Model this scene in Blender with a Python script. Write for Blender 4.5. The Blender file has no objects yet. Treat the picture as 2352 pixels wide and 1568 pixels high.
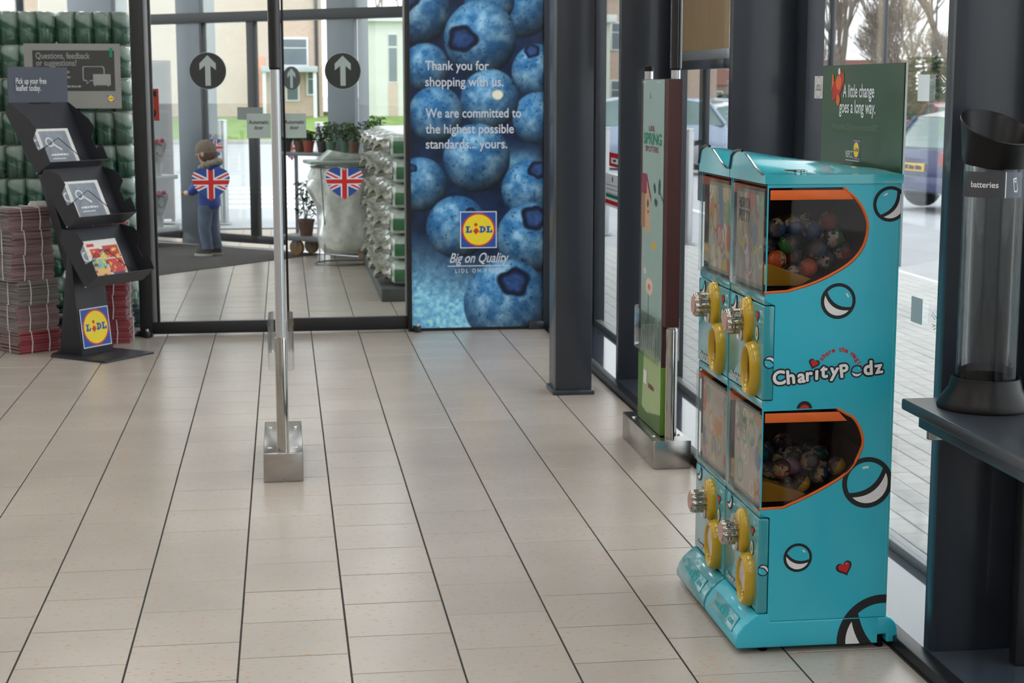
import bpy, bmesh, math, random
import numpy as np
from mathutils import Vector, Matrix
from mathutils.geometry import tessellate_polygon

random.seed(7)
RNG = np.random.default_rng(11)
SC = bpy.context.scene
COL = SC.collection
PI = math.pi

# ------------------------------------------------------------------ camera, sky, exposure
cam_d = bpy.data.cameras.new('camera')
cam = bpy.data.objects.new('camera', cam_d)
COL.objects.link(cam)
cam.location = (0, 0, 1.545)
cam.rotation_euler = (PI / 2 - 0.154, 0, -0.1378)
cam_d.sensor_width = 36.0
cam_d.lens = 3760 / 2352 * 36
cam_d.clip_end = 400
cam_d.clip_start = 0.05
cam_d.dof.use_dof = True
cam_d.dof.focus_distance = 4.6
cam_d.dof.aperture_fstop = 9.5
SC.camera = cam

SC.view_settings.view_transform = 'Standard'
SC.view_settings.look = 'None'
SC.view_settings.exposure = 0.08
SC.view_settings.gamma = 1.0
SC.view_settings.use_curve_mapping = False
SC.cycles.use_denoising = True
SC.cycles.use_adaptive_sampling = True
SC.cycles.adaptive_threshold = 0.035
SC.cycles.max_bounces = 7
SC.cycles.transparent_max_bounces = 32
SC.cycles.diffuse_bounces = 3
SC.cycles.glossy_bounces = 3
SC.cycles.caustics_reflective = False
SC.cycles.caustics_refractive = False
SC.cycles.sample_clamp_indirect = 6.0

SKY = 2.6
LAMP = 9.5
w = bpy.data.worlds.new('overcast_sky')
SC.world = w
w.use_nodes = True
nt = w.node_tree
nt.nodes.clear()
wo = nt.nodes.new('ShaderNodeOutputWorld')
wb = nt.nodes.new('ShaderNodeBackground')
wn = nt.nodes.new('ShaderNodeTexNoise')
wt = nt.nodes.new('ShaderNodeTexCoord')
wr = nt.nodes.new('ShaderNodeValToRGB')
wn.inputs['Scale'].default_value = 3.0
wn.inputs['Detail'].default_value = 4.0
wr.color_ramp.elements[0].position = 0.3
wr.color_ramp.elements[0].color = (0.80, 0.84, 0.90, 1)
wr.color_ramp.elements[1].position = 0.7
wr.color_ramp.elements[1].color = (0.95, 0.97, 1.0, 1)
nt.links.new(wt.outputs['Generated'], wn.inputs['Vector'])
nt.links.new(wn.outputs['Fac'], wr.inputs['Fac'])
nt.links.new(wr.outputs['Color'], wb.inputs['Color'])
wb.inputs['Strength'].default_value = SKY
nt.links.new(wb.outputs['Background'], wo.inputs['Surface'])


# ------------------------------------------------------------------ materials
def lin(c):
    c = c / 255.0
    return c / 12.92 if c <= 0.04045 else ((c + 0.055) / 1.055) ** 2.4


def rgb(r, g, b):
    return (lin(r), lin(g), lin(b), 1.0)


def mat(name, c, rough=0.5, metal=0.0, noise=None, bump=None, coat=0.0, spec=0.5, emit=0.0, attr=False,
        alpha=1.0, stretch=None, random_tint=0.0, trans=0.0):
    m = bpy.data.materials.new(name)
    m.use_nodes = True
    t = m.node_tree
    p = t.nodes['Principled BSDF']
    p.inputs['Roughness'].default_value = rough
    p.inputs['Metallic'].default_value = metal
    p.inputs['Specular IOR Level'].default_value = spec
    p.inputs['Coat Weight'].default_value = coat
    p.inputs['Coat Roughness'].default_value = 0.06
    p.inputs['Transmission Weight'].default_value = trans
    p.inputs['Alpha'].default_value = alpha
    base = rgb(*c)
    p.inputs['Base Color'].default_value = base
    if emit:
        p.inputs['Emission Color'].default_value = base
        p.inputs['Emission Strength'].default_value = emit
    last = None
    tc = None
    if noise or bump:
        tc = t.nodes.new('ShaderNodeTexCoord')
        src = tc.outputs['Object']
        if stretch:
            mp = t.nodes.new('ShaderNodeMapping')
            mp.inputs['Scale'].default_value = stretch
            t.links.new(src, mp.inputs['Vector'])
            src = mp.outputs['Vector']
    if attr:
        a = t.nodes.new('ShaderNodeAttribute')
        a.attribute_name = 'Col'
        last = a.outputs['Color']
    if noise:
        n = t.nodes.new('ShaderNodeTexNoise')
        n.inputs['Scale'].default_value = noise[0]
        n.inputs['Detail'].default_value = 5
        t.links.new(src, n.inputs['Vector'])
        r = t.nodes.new('ShaderNodeValToRGB')
        k = noise[1]
        r.color_ramp.elements[0].position = 0.3
        r.color_ramp.elements[1].position = 0.7
        r.color_ramp.elements[0].color = (1 - k, 1 - k, 1 - k, 1)
        r.color_ramp.elements[1].color = (1 + k, 1 + k, 1 + k, 1)
        t.links.new(n.outputs['Fac'], r.inputs['Fac'])
        mx = t.nodes.new('ShaderNodeMix')
        mx.data_type = 'RGBA'
        mx.blend_type = 'MULTIPLY'
        mx.inputs[0].default_value = 1.0
        if last is not None:
            t.links.new(last, mx.inputs[6])
        else:
            mx.inputs[6].default_value = base
        t.links.new(r.outputs['Color'], mx.inputs[7])
        last = mx.outputs[2]
    if random_tint:
        oi = t.nodes.new('ShaderNodeObjectInfo')
        mr = t.nodes.new('ShaderNodeMapRange')
        mr.inputs[3].default_value = 1 - random_tint
        mr.inputs[4].default_value = 1 + random_tint
        t.links.new(oi.outputs['Random'], mr.inputs[0])
        vm = t.nodes.new('ShaderNodeVectorMath')
        vm.operation = 'SCALE'
        if last is not None:
            t.links.new(last, vm.inputs[0])
        else:
            vm.inputs[0].default_value = base[:3]
        t.links.new(mr.outputs[0], vm.inputs['Scale'])
        last = vm.outputs[0]
    if last is not None:
        t.links.new(last, p.inputs['Base Color'])
    if bump:
        n = t.nodes.new('ShaderNodeTexNoise')
        n.inputs['Scale'].default_value = bump[0]
        n.inputs['Detail'].default_value = 4
        t.links.new(src, n.inputs['Vector'])
        b = t.nodes.new('ShaderNodeBump')
        b.inputs['Strength'].default_value = bump[1]
        b.inputs['Distance'].default_value = bump[2] if len(bump) > 2 else 0.01
        t.links.new(n.outputs['Fac'], b.inputs['Height'])
        t.links.new(b.outputs['Normal'], p.inputs['Normal'])
    return m


def clear_mat(name, tint, refl=1.0, rough=0.0, haze=0.0, haze_c=(200, 205, 205)):
    """thin clear sheet: tinted see-through plus Fresnel reflection, optional milky haze"""
    m = bpy.data.materials.new(name)
    m.use_nodes = True
    t = m.node_tree
    t.nodes.clear()
    o = t.nodes.new('ShaderNodeOutputMaterial')
    tr = t.nodes.new('ShaderNodeBsdfTransparent')
    tr.inputs['Color'].default_value = (tint[0], tint[1], tint[2], 1)
    gl = t.nodes.new('ShaderNodeBsdfGlossy')
    gl.inputs['Roughness'].default_value = rough
    fr = t.nodes.new('ShaderNodeFresnel')
    fr.inputs['IOR'].default_value = 1.45
    mu = t.nodes.new('ShaderNodeMath')
    mu.operation = 'MULTIPLY'
    mu.inputs[1].default_value = refl
    t.links.new(fr.outputs[0], mu.inputs[0])
    mx = t.nodes.new('ShaderNodeMixShader')
    t.links.new(mu.outputs[0], mx.inputs[0])
    base = tr.outputs[0]
    if haze:
        df = t.nodes.new('ShaderNodeBsdfDiffuse')
        df.inputs['Color'].default_value = rgb(*haze_c)
        nz = t.nodes.new('ShaderNodeTexNoise')
        nz.inputs['Scale'].default_value = 9
        tcn = t.nodes.new('ShaderNodeTexCoord')
        t.links.new(tcn.outputs['Object'], nz.inputs['Vector'])
        hm = t.nodes.new('ShaderNodeMath')
        hm.operation = 'MULTIPLY'
        hm.inputs[1].default_value = haze * 2
        t.links.new(nz.outputs['Fac'], hm.inputs[0])
        m2 = t.nodes.new('ShaderNodeMixShader')
        t.links.new(hm.outputs[0], m2.inputs[0])
        t.links.new(tr.outputs[0], m2.inputs[1])
        t.links.new(df.outputs[0], m2.inputs[2])
        base = m2.outputs[0]
    t.links.new(base, mx.inputs[1])
    t.links.new(gl.outputs[0], mx.inputs[2])
    t.links.new(mx.outputs[0], o.inputs['Surface'])
    return m


def tile_mat():
    m = bpy.data.materials.new('beige_floor_tile')
    m.use_nodes = True
    t = m.node_tree
    p = t.nodes['Principled BSDF']
    p.inputs['Roughness'].default_value = 0.22
    p.inputs['Specular IOR Level'].default_value = 0.5
    geo = t.nodes.new('ShaderNodeNewGeometry')
    mp = t.nodes.new('ShaderNodeMapping')
    mp.inputs['Scale'].default_value = (44, 84, 1)
    t.links.new(geo.outputs['Position'], mp.inputs['Vector'])
    n = t.nodes.new('ShaderNodeTexNoise')
    n.inputs['Scale'].default_value = 1.0
    n.inputs['Detail'].default_value = 1.5
    t.links.new(mp.outputs['Vector'], n.inputs['Vector'])
    r = t.nodes.new('ShaderNodeValToRGB')
    r.color_ramp.elements[0].position = 0.615
    r.color_ramp.elements[0].color = (0, 0, 0, 1)
    r.color_ramp.elements[1].position = 0.69
    r.color_ramp.elements[1].color = (1, 1, 1, 1)
    t.links.new(n.outputs['Fac'], r.inputs['Fac'])
    # broad clouding and wear
    n2 = t.nodes.new('ShaderNodeTexNoise')
    n2.inputs['Scale'].default_value = 1.6
    n2.inputs['Detail'].default_value = 5
    t.links.new(geo.outputs['Position'], n2.inputs['Vector'])
    r2 = t.nodes.new('ShaderNodeValToRGB')
    r2.color_ramp.elements[0].position = 0.3
    r2.color_ramp.elements[0].color = rgb(173, 165, 157)
    r2.color_ramp.elements[1].position = 0.7
    r2.color_ramp.elements[1].color = rgb(187, 178, 168)
    t.links.new(n2.outputs['Fac'], r2.inputs['Fac'])
    oi = t.nodes.new('ShaderNodeObjectInfo')
    mr = t.nodes.new('ShaderNodeMapRange')
    mr.inputs[3].default_value = 0.965
    mr.inputs[4].default_value = 1.035
    t.links.new(oi.outputs['Random'], mr.inputs[0])
    vm = t.nodes.new('ShaderNodeVectorMath')
    vm.operation = 'SCALE'
    t.links.new(r2.outputs['Color'], vm.inputs[0])
    t.links.new(mr.outputs[0], vm.inputs['Scale'])
    mx = t.nodes.new('ShaderNodeMix')
    mx.data_type = 'RGBA'
    fm = t.nodes.new('ShaderNodeMath')
    fm.operation = 'MULTIPLY'
    fm.inputs[1].default_value = 0.8
    t.links.new(r.outputs['Color'], fm.inputs[0])
    t.links.new(fm.outputs[0], mx.inputs[0])
    t.links.new(vm.outputs[0], mx.inputs[6])
    mx.inputs[7].default_value = rgb(196, 150, 108)
    t.links.new(mx.outputs[2], p.inputs['Base Color'])
    # uneven polish
    rr = t.nodes.new('ShaderNodeMapRange')
    rr.inputs[3].default_value = 0.16
    rr.inputs[4].default_value = 0.34
    t.links.new(n2.outputs['Fac'], rr.inputs[0])
    p.inputs['Roughness'].default_value = .26
    return m


MT = {}
MT['tile'] = tile_mat()
MT['grout'] = mat('dark_grout', (46, 42, 40), 0.9, noise=(40, .2))
MT['anth'] = mat('anthracite_paint', (42, 47, 55), 0.34, noise=(3, .06), coat=.15)
MT['anth_dark'] = mat('black_grey_paint', (23, 24, 27), 0.4, noise=(3, .06))
MT['sill'] = mat('glossy_anthracite_sill', (62, 70, 80), 0.10, noise=(5, .1), coat=.6)
MT['black'] = mat('black_plastic', (12, 12, 13), 0.35, noise=(20, .1), spec=.25)
MT['gloss_black'] = mat('gloss_black_plastic', (13, 13, 15), 0.24, coat=.2, noise=(8, .1))
MT['stand'] = mat('dark_grey_sheet_steel', (40, 42, 48), 0.45, noise=(6, .06))
MT['alu'] = mat('brushed_aluminium', (196, 198, 200), 0.32, metal=.9, noise=(30, .05), stretch=(1, 1, .05))
MT['alu_grey'] = mat('grey_anodised_edge', (140, 143, 146), 0.4, metal=.6, noise=(10, .05))
MT['chrome'] = mat('polished_steel', (176, 172, 166), 0.09, metal=1.0, noise=(12, .04))
MT['steel'] = mat('worn_stainless_steel', (176, 172, 168), 0.24, metal=1.0, noise=(9, .14), bump=(20, .06, .002))
MT['glass'] = clear_mat('window_glass', (.965, .98, .97), .42)
MT['clear'] = clear_mat('clear_plastic', (.96, .96, .955), .6, .05)
MT['cover'] = clear_mat('scuffed_clear_cover', (.98, .975, .965), .20, .10, haze=.03)
MT['tinted'] = clear_mat('smoky_tinted_window', (.78, .72, .70), .5, .02)
MT['tube'] = clear_mat('clear_acrylic_tube', (.95, .965, .965), .55, .03)
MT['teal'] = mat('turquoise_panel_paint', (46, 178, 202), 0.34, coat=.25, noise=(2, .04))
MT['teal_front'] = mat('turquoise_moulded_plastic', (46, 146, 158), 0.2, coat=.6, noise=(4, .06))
MT['lid'] = mat('turquoise_glossy_lid', (58, 178, 192), 0.14, coat=.6, noise=(3, .04))
MT['orange'] = mat('orange_plastic', (216, 98, 30), 0.4, noise=(8, .08))
MT['hopper_shade'] = mat('shaded_orange_hopper', (64, 40, 34), 0.5, noise=(8, .2))  # orange plastic interior, its shade put into the brown colour
MT['yellow'] = mat('yellow_plastic', (188, 154, 16), 0.24, coat=.4, noise=(6, .06))
MT['yellow_dk'] = mat('ochre_plastic', (150, 112, 12), 0.4, noise=(6, .08))
MT['white'] = mat('white_print', (226, 227, 230), 0.5, noise=(30, .03))
MT['ink'] = mat('black_print', (14, 14, 16), 0.5, noise=(30, .1))
MT['red'] = mat('red_print', (190, 28, 32), 0.45, noise=(30, .05))
MT['maroon'] = mat('maroon_print', (120, 30, 70), 0.5, noise=(20, .05))
MT['teal_print'] = mat('teal_print', (20, 130, 100), 0.5, noise=(20, .05))
MT['logo_blue'] = mat('logo_blue_print', (24, 82, 168), 0.5, noise=(30, .04))
MT['logo_yellow'] = mat('logo_yellow_print', (246, 222, 40), 0.5, noise=(30, .03))
MT['logo_red'] = mat('logo_red_print', (218, 48, 36), 0.5, noise=(30, .04))
MT['print'] = mat('colour_print', (255, 255, 255), 0.45, attr=True, noise=(60, .02))
MT['gloss_print'] = mat('backlit_film_print', (255, 255, 255), 0.3, attr=True, noise=(60, .02), coat=.2)
MT['paper'] = mat('white_paper', (220, 220, 218), 0.7, noise=(30, .06))
MT['jackblue'] = mat('blue_padded_jacket', (32, 66, 150), 0.6, noise=(14, .15), bump=(30, .2))
MT['screw'] = mat('bright_screw_steel', (200, 200, 202), 0.18, metal=1.0, noise=(50, .1))


# ------------------------------------------------------------------ mesh builder
def frame(X, U, O=(0, 0, 0)):
    """matrix whose local x runs along X, y along U, z out of the face"""
    X = Vector(X).normalized()
    U = Vector(U).normalized()
    N = X.cross(U)
    M = Matrix(((X.x, U.x, N.x, O[0]), (X.y, U.y, N.y, O[1]), (X.z, U.z, N.z, O[2]), (0, 0, 0, 1)))
    return M


def TR(x=0, y=0, z=0, rz=0, rx=0, ry=0, s=1):
    return Matrix.Translation((x, y, z)) @ Matrix.Rotation(rz, 4, 'Z') @ Matrix.Rotation(ry, 4, 'Y') @ Matrix.Rotation(rx, 4, 'X') @ Matrix.Scale(s, 4)


_TXT = {}


def text_geo(s, off=0.0):
    k = (s, off)
    if k not in _TXT:
        cu = bpy.data.curves.new('t', 'FONT')
        cu.body = s
        cu.size = 1
        cu.offset = off
        cu.resolution_u = 4
        cu.fill_mode = 'FRONT' if hasattr(cu, 'fill_mode') else cu.fill_mode
        o = bpy.data.objects.new('t', cu)
        COL.objects.link(o)
        dg = bpy.context.evaluated_depsgraph_get()
        me = bpy.data.meshes.new_from_object(o.evaluated_get(dg))
        vs = [(v.co.x, v.co.y) for v in me.vertices]
        fs = [tuple(p.vertices) for p in me.polygons if p.normal.z > .5 or True]
        bpy.data.objects.remove(o)
        bpy.data.curves.remove(cu)
        bpy.data.meshes.remove(me)
        _TXT[k] = (vs, fs)
    return _TXT[k]


def clip_poly(pts, x0, x1, y0, y1):
    def cut(ps, inside, inter):
        out = []
        for i in range(len(ps)):
            a, b = ps[i - 1], ps[i]
            if inside(b):
                if not inside(a):
                    out.append(inter(a, b))
                out.append(b)
            elif inside(a):
                out.append(inter(a, b))
        return out
    def ix(v):
        return lambda a, b: (v, a[1] + (b[1] - a[1]) * (v - a[0]) / (b[0] - a[0]))
    def iy(v):
        return lambda a, b: (a[0] + (b[0] - a[0]) * (v - a[1]) / (b[1] - a[1]), v)
    for ins, it in ((lambda p: p[0] >= x0, ix(x0)), (lambda p: p[0] <= x1, ix(x1)), (lambda p: p[1] >= y0, iy(y0)), (lambda p: p[1] <= y1, iy(y1))):
        if pts:
            pts = cut(pts, ins, it)
    return pts


class MB:
    def __init__(s):
        s.v, s.f, s.m = [], [], []
        s.marks = []

    def add(s, vs, fs, mi=0, M=None):
        b = len(s.v)
        if M is not None:
            vs = [tuple(M @ Vector(p)) for p in vs]
        s.v += [tuple(p) for p in vs]
        for f in fs:
            s.f.append(tuple(b + i for i in f))
            s.m.append(mi)
        return s

    def box(s, x0, x1, y0, y1, z0, z1, mi=0, M=None):
        vs = [(x, y, z) for x in (x0, x1) for y in (y0, y1) for z in (z0, z1)]
        return s.add(vs, [(0, 1, 3, 2), (4, 6, 7, 5), (0, 4, 5, 1), (2, 3, 7, 6), (0, 2, 6, 4), (1, 5, 7, 3)], mi, M)

    def cbox(s, c, d, mi=0, M=None):
        return s.box(c[0] - d[0] / 2, c[0] + d[0] / 2, c[1] - d[1] / 2, c[1] + d[1] / 2, c[2] - d[2] / 2, c[2] + d[2] / 2, mi, M)

    def loft(s, rings, mi=0, cap=True, closed=True, M=None):
        n = len(rings[0])
        vs = [p for r in rings for p in r]
        fs = []
        for i in range(len(rings) - 1):
            for j in range(n if closed else n - 1):
                k = (j + 1) % n
                fs.append((i * n + j, i * n + k, (i + 1) * n + k, (i + 1) * n + j))
        if cap and closed:
            fs.append(tuple(range(n - 1, -1, -1)))
            fs.append(tuple(range((len(rings) - 1) * n, len(rings) * n)))
        return s.add(vs, fs, mi, M)

    def lathe(s, prof, n=24, mi=0, M=None, cap=True, sx=1, sy=1):
        rings = [[(r * sx * math.cos(2 * PI * j / n), r * sy * math.sin(2 * PI * j / n), z) for j in range(n)] for r, z in prof]
        return s.loft(rings, mi, cap, True, M)

    def cyl(s, p0, p1, r0, r1=None, n=16, mi=0, M=None):
        return s.tube([p0, p1], [r0, r0 if r1 is None else r1], n, mi, M)

    def tube(s, pts, r, n=8, mi=0, M=None, closed=False):
        pts = [Vector(p) for p in pts]
        rs = r if isinstance(r, (list, tuple)) else [r] * len(pts)
        rings = []
        prev = None
        m = len(pts)
        for i, p in enumerate(pts):
            if closed:
                d = pts[(i + 1) % m] - pts[i - 1]
            else:
                d = pts[min(i + 1, m - 1)] - pts[max(i - 1, 0)]
            d = d.normalized() if d.length > 1e-9 else Vector((0, 0, 1))
            if prev is None:
                a = Vector((0, 0, 1)) if abs(d.z) < .9 else Vector((1, 0, 0))
                x = d.cross(a).normalized()
            else:
                x = (prev - d * prev.dot(d))
                x = x.normalized() if x.length > 1e-6 else d.cross(Vector((0, 1, 0))).normalized()
            prev = x
            y = d.cross(x)
            rings.append([tuple(p + x * (rs[i] * math.cos(2 * PI * j / n)) + y * (rs[i] * math.sin(2 * PI * j / n))) for j in range(n)])
        if closed:
            rings.append(rings[0])
            return s.loft(rings, mi, False, True, M)
        return s.loft(rings, mi, True, True, M)

    def ball(s, c, r, n=16, m=10, mi=0, M=None, t0=0.0, t1=PI):
        rr = (r, r, r) if not isinstance(r, (tuple, list)) else r
        rings = []
        for i in range(m + 1):
            t = t0 + (t1 - t0) * i / m
            q = max(math.sin(t), 1e-3)
            rings.append([(c[0] + rr[0] * q * math.cos(2 * PI * j / n), c[1] + rr[1] * q * math.sin(2 * PI * j / n), c[2] + rr[2] * math.cos(t)) for j in range(n)])
        return s.loft(rings[::-1], mi, True, True, M)

    def prism(s, outer, z0, z1, holes=(), mi=0, M=None):
        loops = [list(outer)] + [list(h) for h in holes]
        flat = [p for l in loops for p in l]
        tris = tessellate_polygon([[Vector((p[0], p[1], 0)) for p in l] for l in loops])
        n = len(flat)
        vs = [(p[0], p[1], z0) for p in flat] + [(p[0], p[1], z1) for p in flat]
        fs = [tuple(t) for t in tris] + [tuple(i + n for i in t) for t in tris]
        b = 0
        for l in loops:
            k = len(l)
            for i in range(k):
                j = (i + 1) % k
                fs.append((b + i, b + j, n + b + j, n + b + i))
            b += k
        return s.add(vs, fs, mi, M)

    def poly(s, pts, M, z=0.0, mi=0):
        if len(pts) < 3:
            return s
        s.marks.append(len(s.f))
        tris = tessellate_polygon([[Vector((p[0], p[1], 0)) for p in pts]])
        return s.add([(p[0], p[1], z) for p in pts], [tuple(t) for t in tris], mi, M)

    def text(s, t, size, M, z=0.0, mi=0, align='L', off=0.0, sx=1.0, width=None):
        vs, fs = text_geo(t, off)
        if not vs:
            return s
        s.marks.append(len(s.f))
        a0, a1 = min(v[0] for v in vs), max(v[0] for v in vs)
        if width:
            sx = width / ((a1 - a0) * size)
        sh = {'L': -a0, 'C': -(a0 + a1) / 2, 'R': -a1}[align]
        return s.add([((x + sh) * size * sx, y * size, z) for x, y in vs], fs, mi, M)

    def scribble(s, x0, x1, h_, M, z=0.0, mi=0, seed=0):
        """a line of print too small to read: short strokes of uneven length"""
        r = random.Random(seed)
        s.marks.append(len(s.f))
        x = x0
        while x < x1:
            w_ = min(h_ * r.uniform(.9, 2.6), x1 - x)
            s.add([(x, 0, z), (x + w_, 0, z), (x + w_, h_ * r.uniform(.75, 1.1), z), (x, h_, z)], [(0, 1, 2, 3)], mi, M)
            x += w_ + h_ * r.uniform(.25, .5)
        return s

    def bold(s, ch, size, M, rad, n, z=0.0, mi=0):
        """one letter swollen by rad (share of its size) with rounded corners"""
        for i in range(n):
            a = 2 * PI * i / n
            s.text(ch, size, M @ TR(rad * size * math.cos(a), rad * size * math.sin(a)), z + i * 2e-6, mi, 'C')
        s.text(ch, size, M, z + n * 2e-6, mi, 'C')
        return s

    def build_lines(s, name, mats, parent, **k):
        """every line of print and every printed shape becomes a part of its own"""
        ends = s.marks[1:] + [len(s.f)]
        for a, e in zip(s.marks, ends):
            fs = s.f[a:e]
            ids = sorted({i for f in fs for i in f})
            mp = {i: j for j, i in enumerate(ids)}
            b = MB()
            b.v = [s.v[i] for i in ids]
            b.f = [tuple(mp[i] for i in f) for f in fs]
            mi = s.m[a]
            b.m = [0] * len(fs)
            b.build(name, [mats[mi] if isinstance(mats, (list, tuple)) else mats], parent, **k)

    def build(s, name, mats, parent=None, loc=None, rz=0.0, world=False, bevel=0.0, seg=2, smooth=40, sub=0, kind=None):
        vs = s.v
        if world and parent is not None:
            L = parent.location
            vs = [(x - L[0], y - L[1], z - L[2]) for x, y, z in vs]
        if world and parent is None and loc is not None:
            vs = [(x - loc[0], y - loc[1], z - loc[2]) for x, y, z in vs]
        me = bpy.data.meshes.new(name)
        me.from_pydata(vs, [], s.f)
        if not isinstance(mats, (list, tuple)):
            mats = [mats]
        for m in mats:
            me.materials.append(MT[m] if isinstance(m, str) else m)
        me.polygons.foreach_set('material_index', s.m)
        bm = bmesh.new()
        bm.from_mesh(me)
        bmesh.ops.recalc_face_normals(bm, faces=bm.faces)
        if bevel:
            bmesh.ops.remove_doubles(bm, verts=bm.verts, dist=1e-5)
            es = [e for e in bm.edges if e.is_manifold and e.calc_face_angle(0) > .5]
            bmesh.ops.bevel(bm, geom=es, offset=bevel, segments=seg, profile=.5, affect='EDGES', clamp_overlap=True)
        bm.to_mesh(me)
        bm.free()
        if smooth:
            me.shade_smooth()
            me.set_sharp_from_angle(angle=math.radians(smooth))
        o = bpy.data.objects.new(name, me)
        COL.objects.link(o)
        if parent is not None:
            o.parent = parent
            if loc is not None and not world:
                o.location = loc
                o.rotation_euler = (0, 0, rz)
        elif loc is not None:
            o.location = loc
            o.rotation_euler = (0, 0, rz)
        if kind:
            o['kind'] = kind
        return o


def tag(o, label, cat, group=None):
    o['label'] = label
    o['category'] = cat
    if group:
        o['group'] = group
    return o


def thing(name, label, cat, loc=(0, 0, 0), rz=0.0, group=None):
    o = bpy.data.objects.new(name, None)
    o.empty_display_size = .1
    COL.objects.link(o)
    o.location = loc
    o.rotation_euler = (0, 0, rz)
    return tag(o, label, cat, group)


def struct(name, loc=(0, 0, 0), rz=0.0, label=None):
    o = bpy.data.objects.new(name, None)
    o.empty_display_size = .1
    COL.objects.link(o)
    o.location = loc
    o.rotation_euler = (0, 0, rz)
    o['kind'] = 'structure'
    if label:
        o['label'] = label
    return o


def copy_tree(o, parent=None):
    c = o.copy()
    COL.objects.link(c)
    c.parent = parent
    for ch in list(o.children):
        copy_tree(ch, c)
    return c


def raster(name, w_, h_, nx, ny, fn, M, parent=None, m='print', world=False, thick=0.0):
    """flat print: a fine grid sheet coloured point by point; fn(U,V)->(rgb 0..255 array, mask)"""
    u = np.linspace(0, 1, nx + 1)
    v = np.linspace(0, 1, ny + 1)
    U, V = np.meshgrid(u, v)
    C, mask = fn(U, V)
    C = np.clip(C, 0, 255) / 255.0
    C = np.where(C <= .04045, C / 12.92, ((C + .055) / 1.055) ** 2.4)
    vs = np.stack([(U - .5) * w_, (V - .5) * h_, np.zeros_like(U)], -1).reshape(-1, 3)
    R = np.array(M)
    vs = vs @ R[:3, :3].T + R[:3, 3]
    if world and parent is not None:
        vs = vs - np.array(parent.location)
    idx = np.arange((nx + 1) * (ny + 1)).reshape(ny + 1, nx + 1)
    q = np.stack([idx[:-1, :-1], idx[:-1, 1:], idx[1:, 1:], idx[1:, :-1]], -1).reshape(-1, 4)
    if mask is not None:
        mk = mask.reshape(-1)
        q = q[mk[q].sum(1) >= 3]
    me = bpy.data.meshes.new(name)
    me.from_pydata(vs.tolist(), [], q.tolist())
    at = me.color_attributes.new('Col', 'FLOAT_COLOR', 'POINT')
    rgba = np.concatenate([C.reshape(-1, 3), np.ones((C.shape[0] * C.shape[1], 1))], 1).astype(np.float32)
    at.data.foreach_set('color', rgba.ravel())
    me.materials.append(MT[m])
    o = bpy.data.objects.new(name, me)
    COL.objects.link(o)
    if parent is not None:
        o.parent = parent
    return o


def vnoise(U, V, fx, fy, seed, oct=3):
    out = 0
    amp = 1
    tot = 0
    for k in range(oct):
        r = np.random.default_rng(seed + k)
        gx, gy = int(fx * 2 ** k) + 2, int(fy * 2 ** k) + 2
        g = r.random((gy + 1, gx + 1))
        x = U * (gx - 1)
        y = V * (gy - 1)
        i = np.clip(x.astype(int), 0, gx - 1)
        j = np.clip(y.astype(int), 0, gy - 1)
        a = x - i
        b = y - j
        a = a * a * (3 - 2 * a)
        b = b * b * (3 - 2 * b)
        out = out + amp * ((g[j, i] * (1 - a) + g[j, i + 1] * a) * (1 - b) + (g[j + 1, i] * (1 - a) + g[j + 1, i + 1] * a) * b)
        tot += amp
        amp *= .55
    return out / tot


def circ(cx, cy, r, n=28, a0=0.0, a1=2 * PI, ry=None):
    ry = ry or r
    full = abs(a1 - a0) > 6.28
    return [(cx + r * math.cos(a0 + (a1 - a0) * i / (n if full else n - 1)), cy + ry * math.sin(a0 + (a1 - a0) * i / (n if full else n - 1))) for i in range(n)]


def heart_pts(cx, cy, r, n=36, rot=0.0):
    out = []
    for i in range(n):
        t = 2 * PI * i / n
        x = 16 * math.sin(t) ** 3 / 16.0
        y = (13 * math.cos(t) - 5 * math.cos(2 * t) - 2 * math.cos(3 * t) - math.cos(4 * t)) / 16.0
        out.append((cx + r * (x * math.cos(rot) - y * math.sin(rot)), cy + r * (x * math.sin(rot) + y * math.cos(rot))))
    return out


def logo(parent, M, s, name='shop_logo', world=False):
    """round yellow shop logo on a blue square; M is the frame of the square's centre"""
    b = MB()
    h = s / 2
    b.poly([(-h, -h), (h, -h), (h, h), (-h, h)], M, 0, 0)
    k = h * .95
    b.poly([(-k, -k), (k, -k), (k, k), (-k, k)], M, .0004, 1)
    b.poly(circ(0, 0, h * .91, 40), M, .0008, 2)
    b.poly(circ(0, 0, h * .83, 40), M, .0012, 3)
    z = .0016
    L = lambda x: [(x, -.16), (x + .34, -.16), (x + .34, .0), (x + .26, .0), (x + .24, -.08), (x + .17, -.08), (x + .17, .13), (x + .24, .13), (x + .24, .2), (x, .2), (x, .13), (x + .05, .13), (x + .05, -.08), (x, -.08)]
    for x in (-.70, .42):
        b.poly([(p[0] * h, p[1] * h) for p in L(x)], M, z, 1)
    D = [(.0, -.16), (.18, -.16), (.30, -.1), (.36, .02), (.30, .14), (.18, .2), (.0, .2), (.0, .13), (.05, .13), (.05, -.08), (.0, -.08)]
    b.poly([((p[0] + .05) * h, p[1] * h) for p in D], M, z, 1)
    b.poly([((p[0] + .05) * h, p[1] * h) for p in ((.15, -.08), (.19, -.06), (.23, .02), (.19, .1), (.15, .13))], M, z + .0004, 3)
    b.poly([(p[0] * h, p[1] * h) for p in ((-.14, -.26), (.04, -.06), (-.12, .12), (-.30, -.06))], M, z, 2)
    b.poly([(p[0] * h, p[1] * h) for p in circ(-.14, .28, .09, 16)], M, z, 2)
    return b.build(name, ['white', 'logo_blue', 'logo_red', 'logo_yellow'], parent, world=world, smooth=0)


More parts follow.
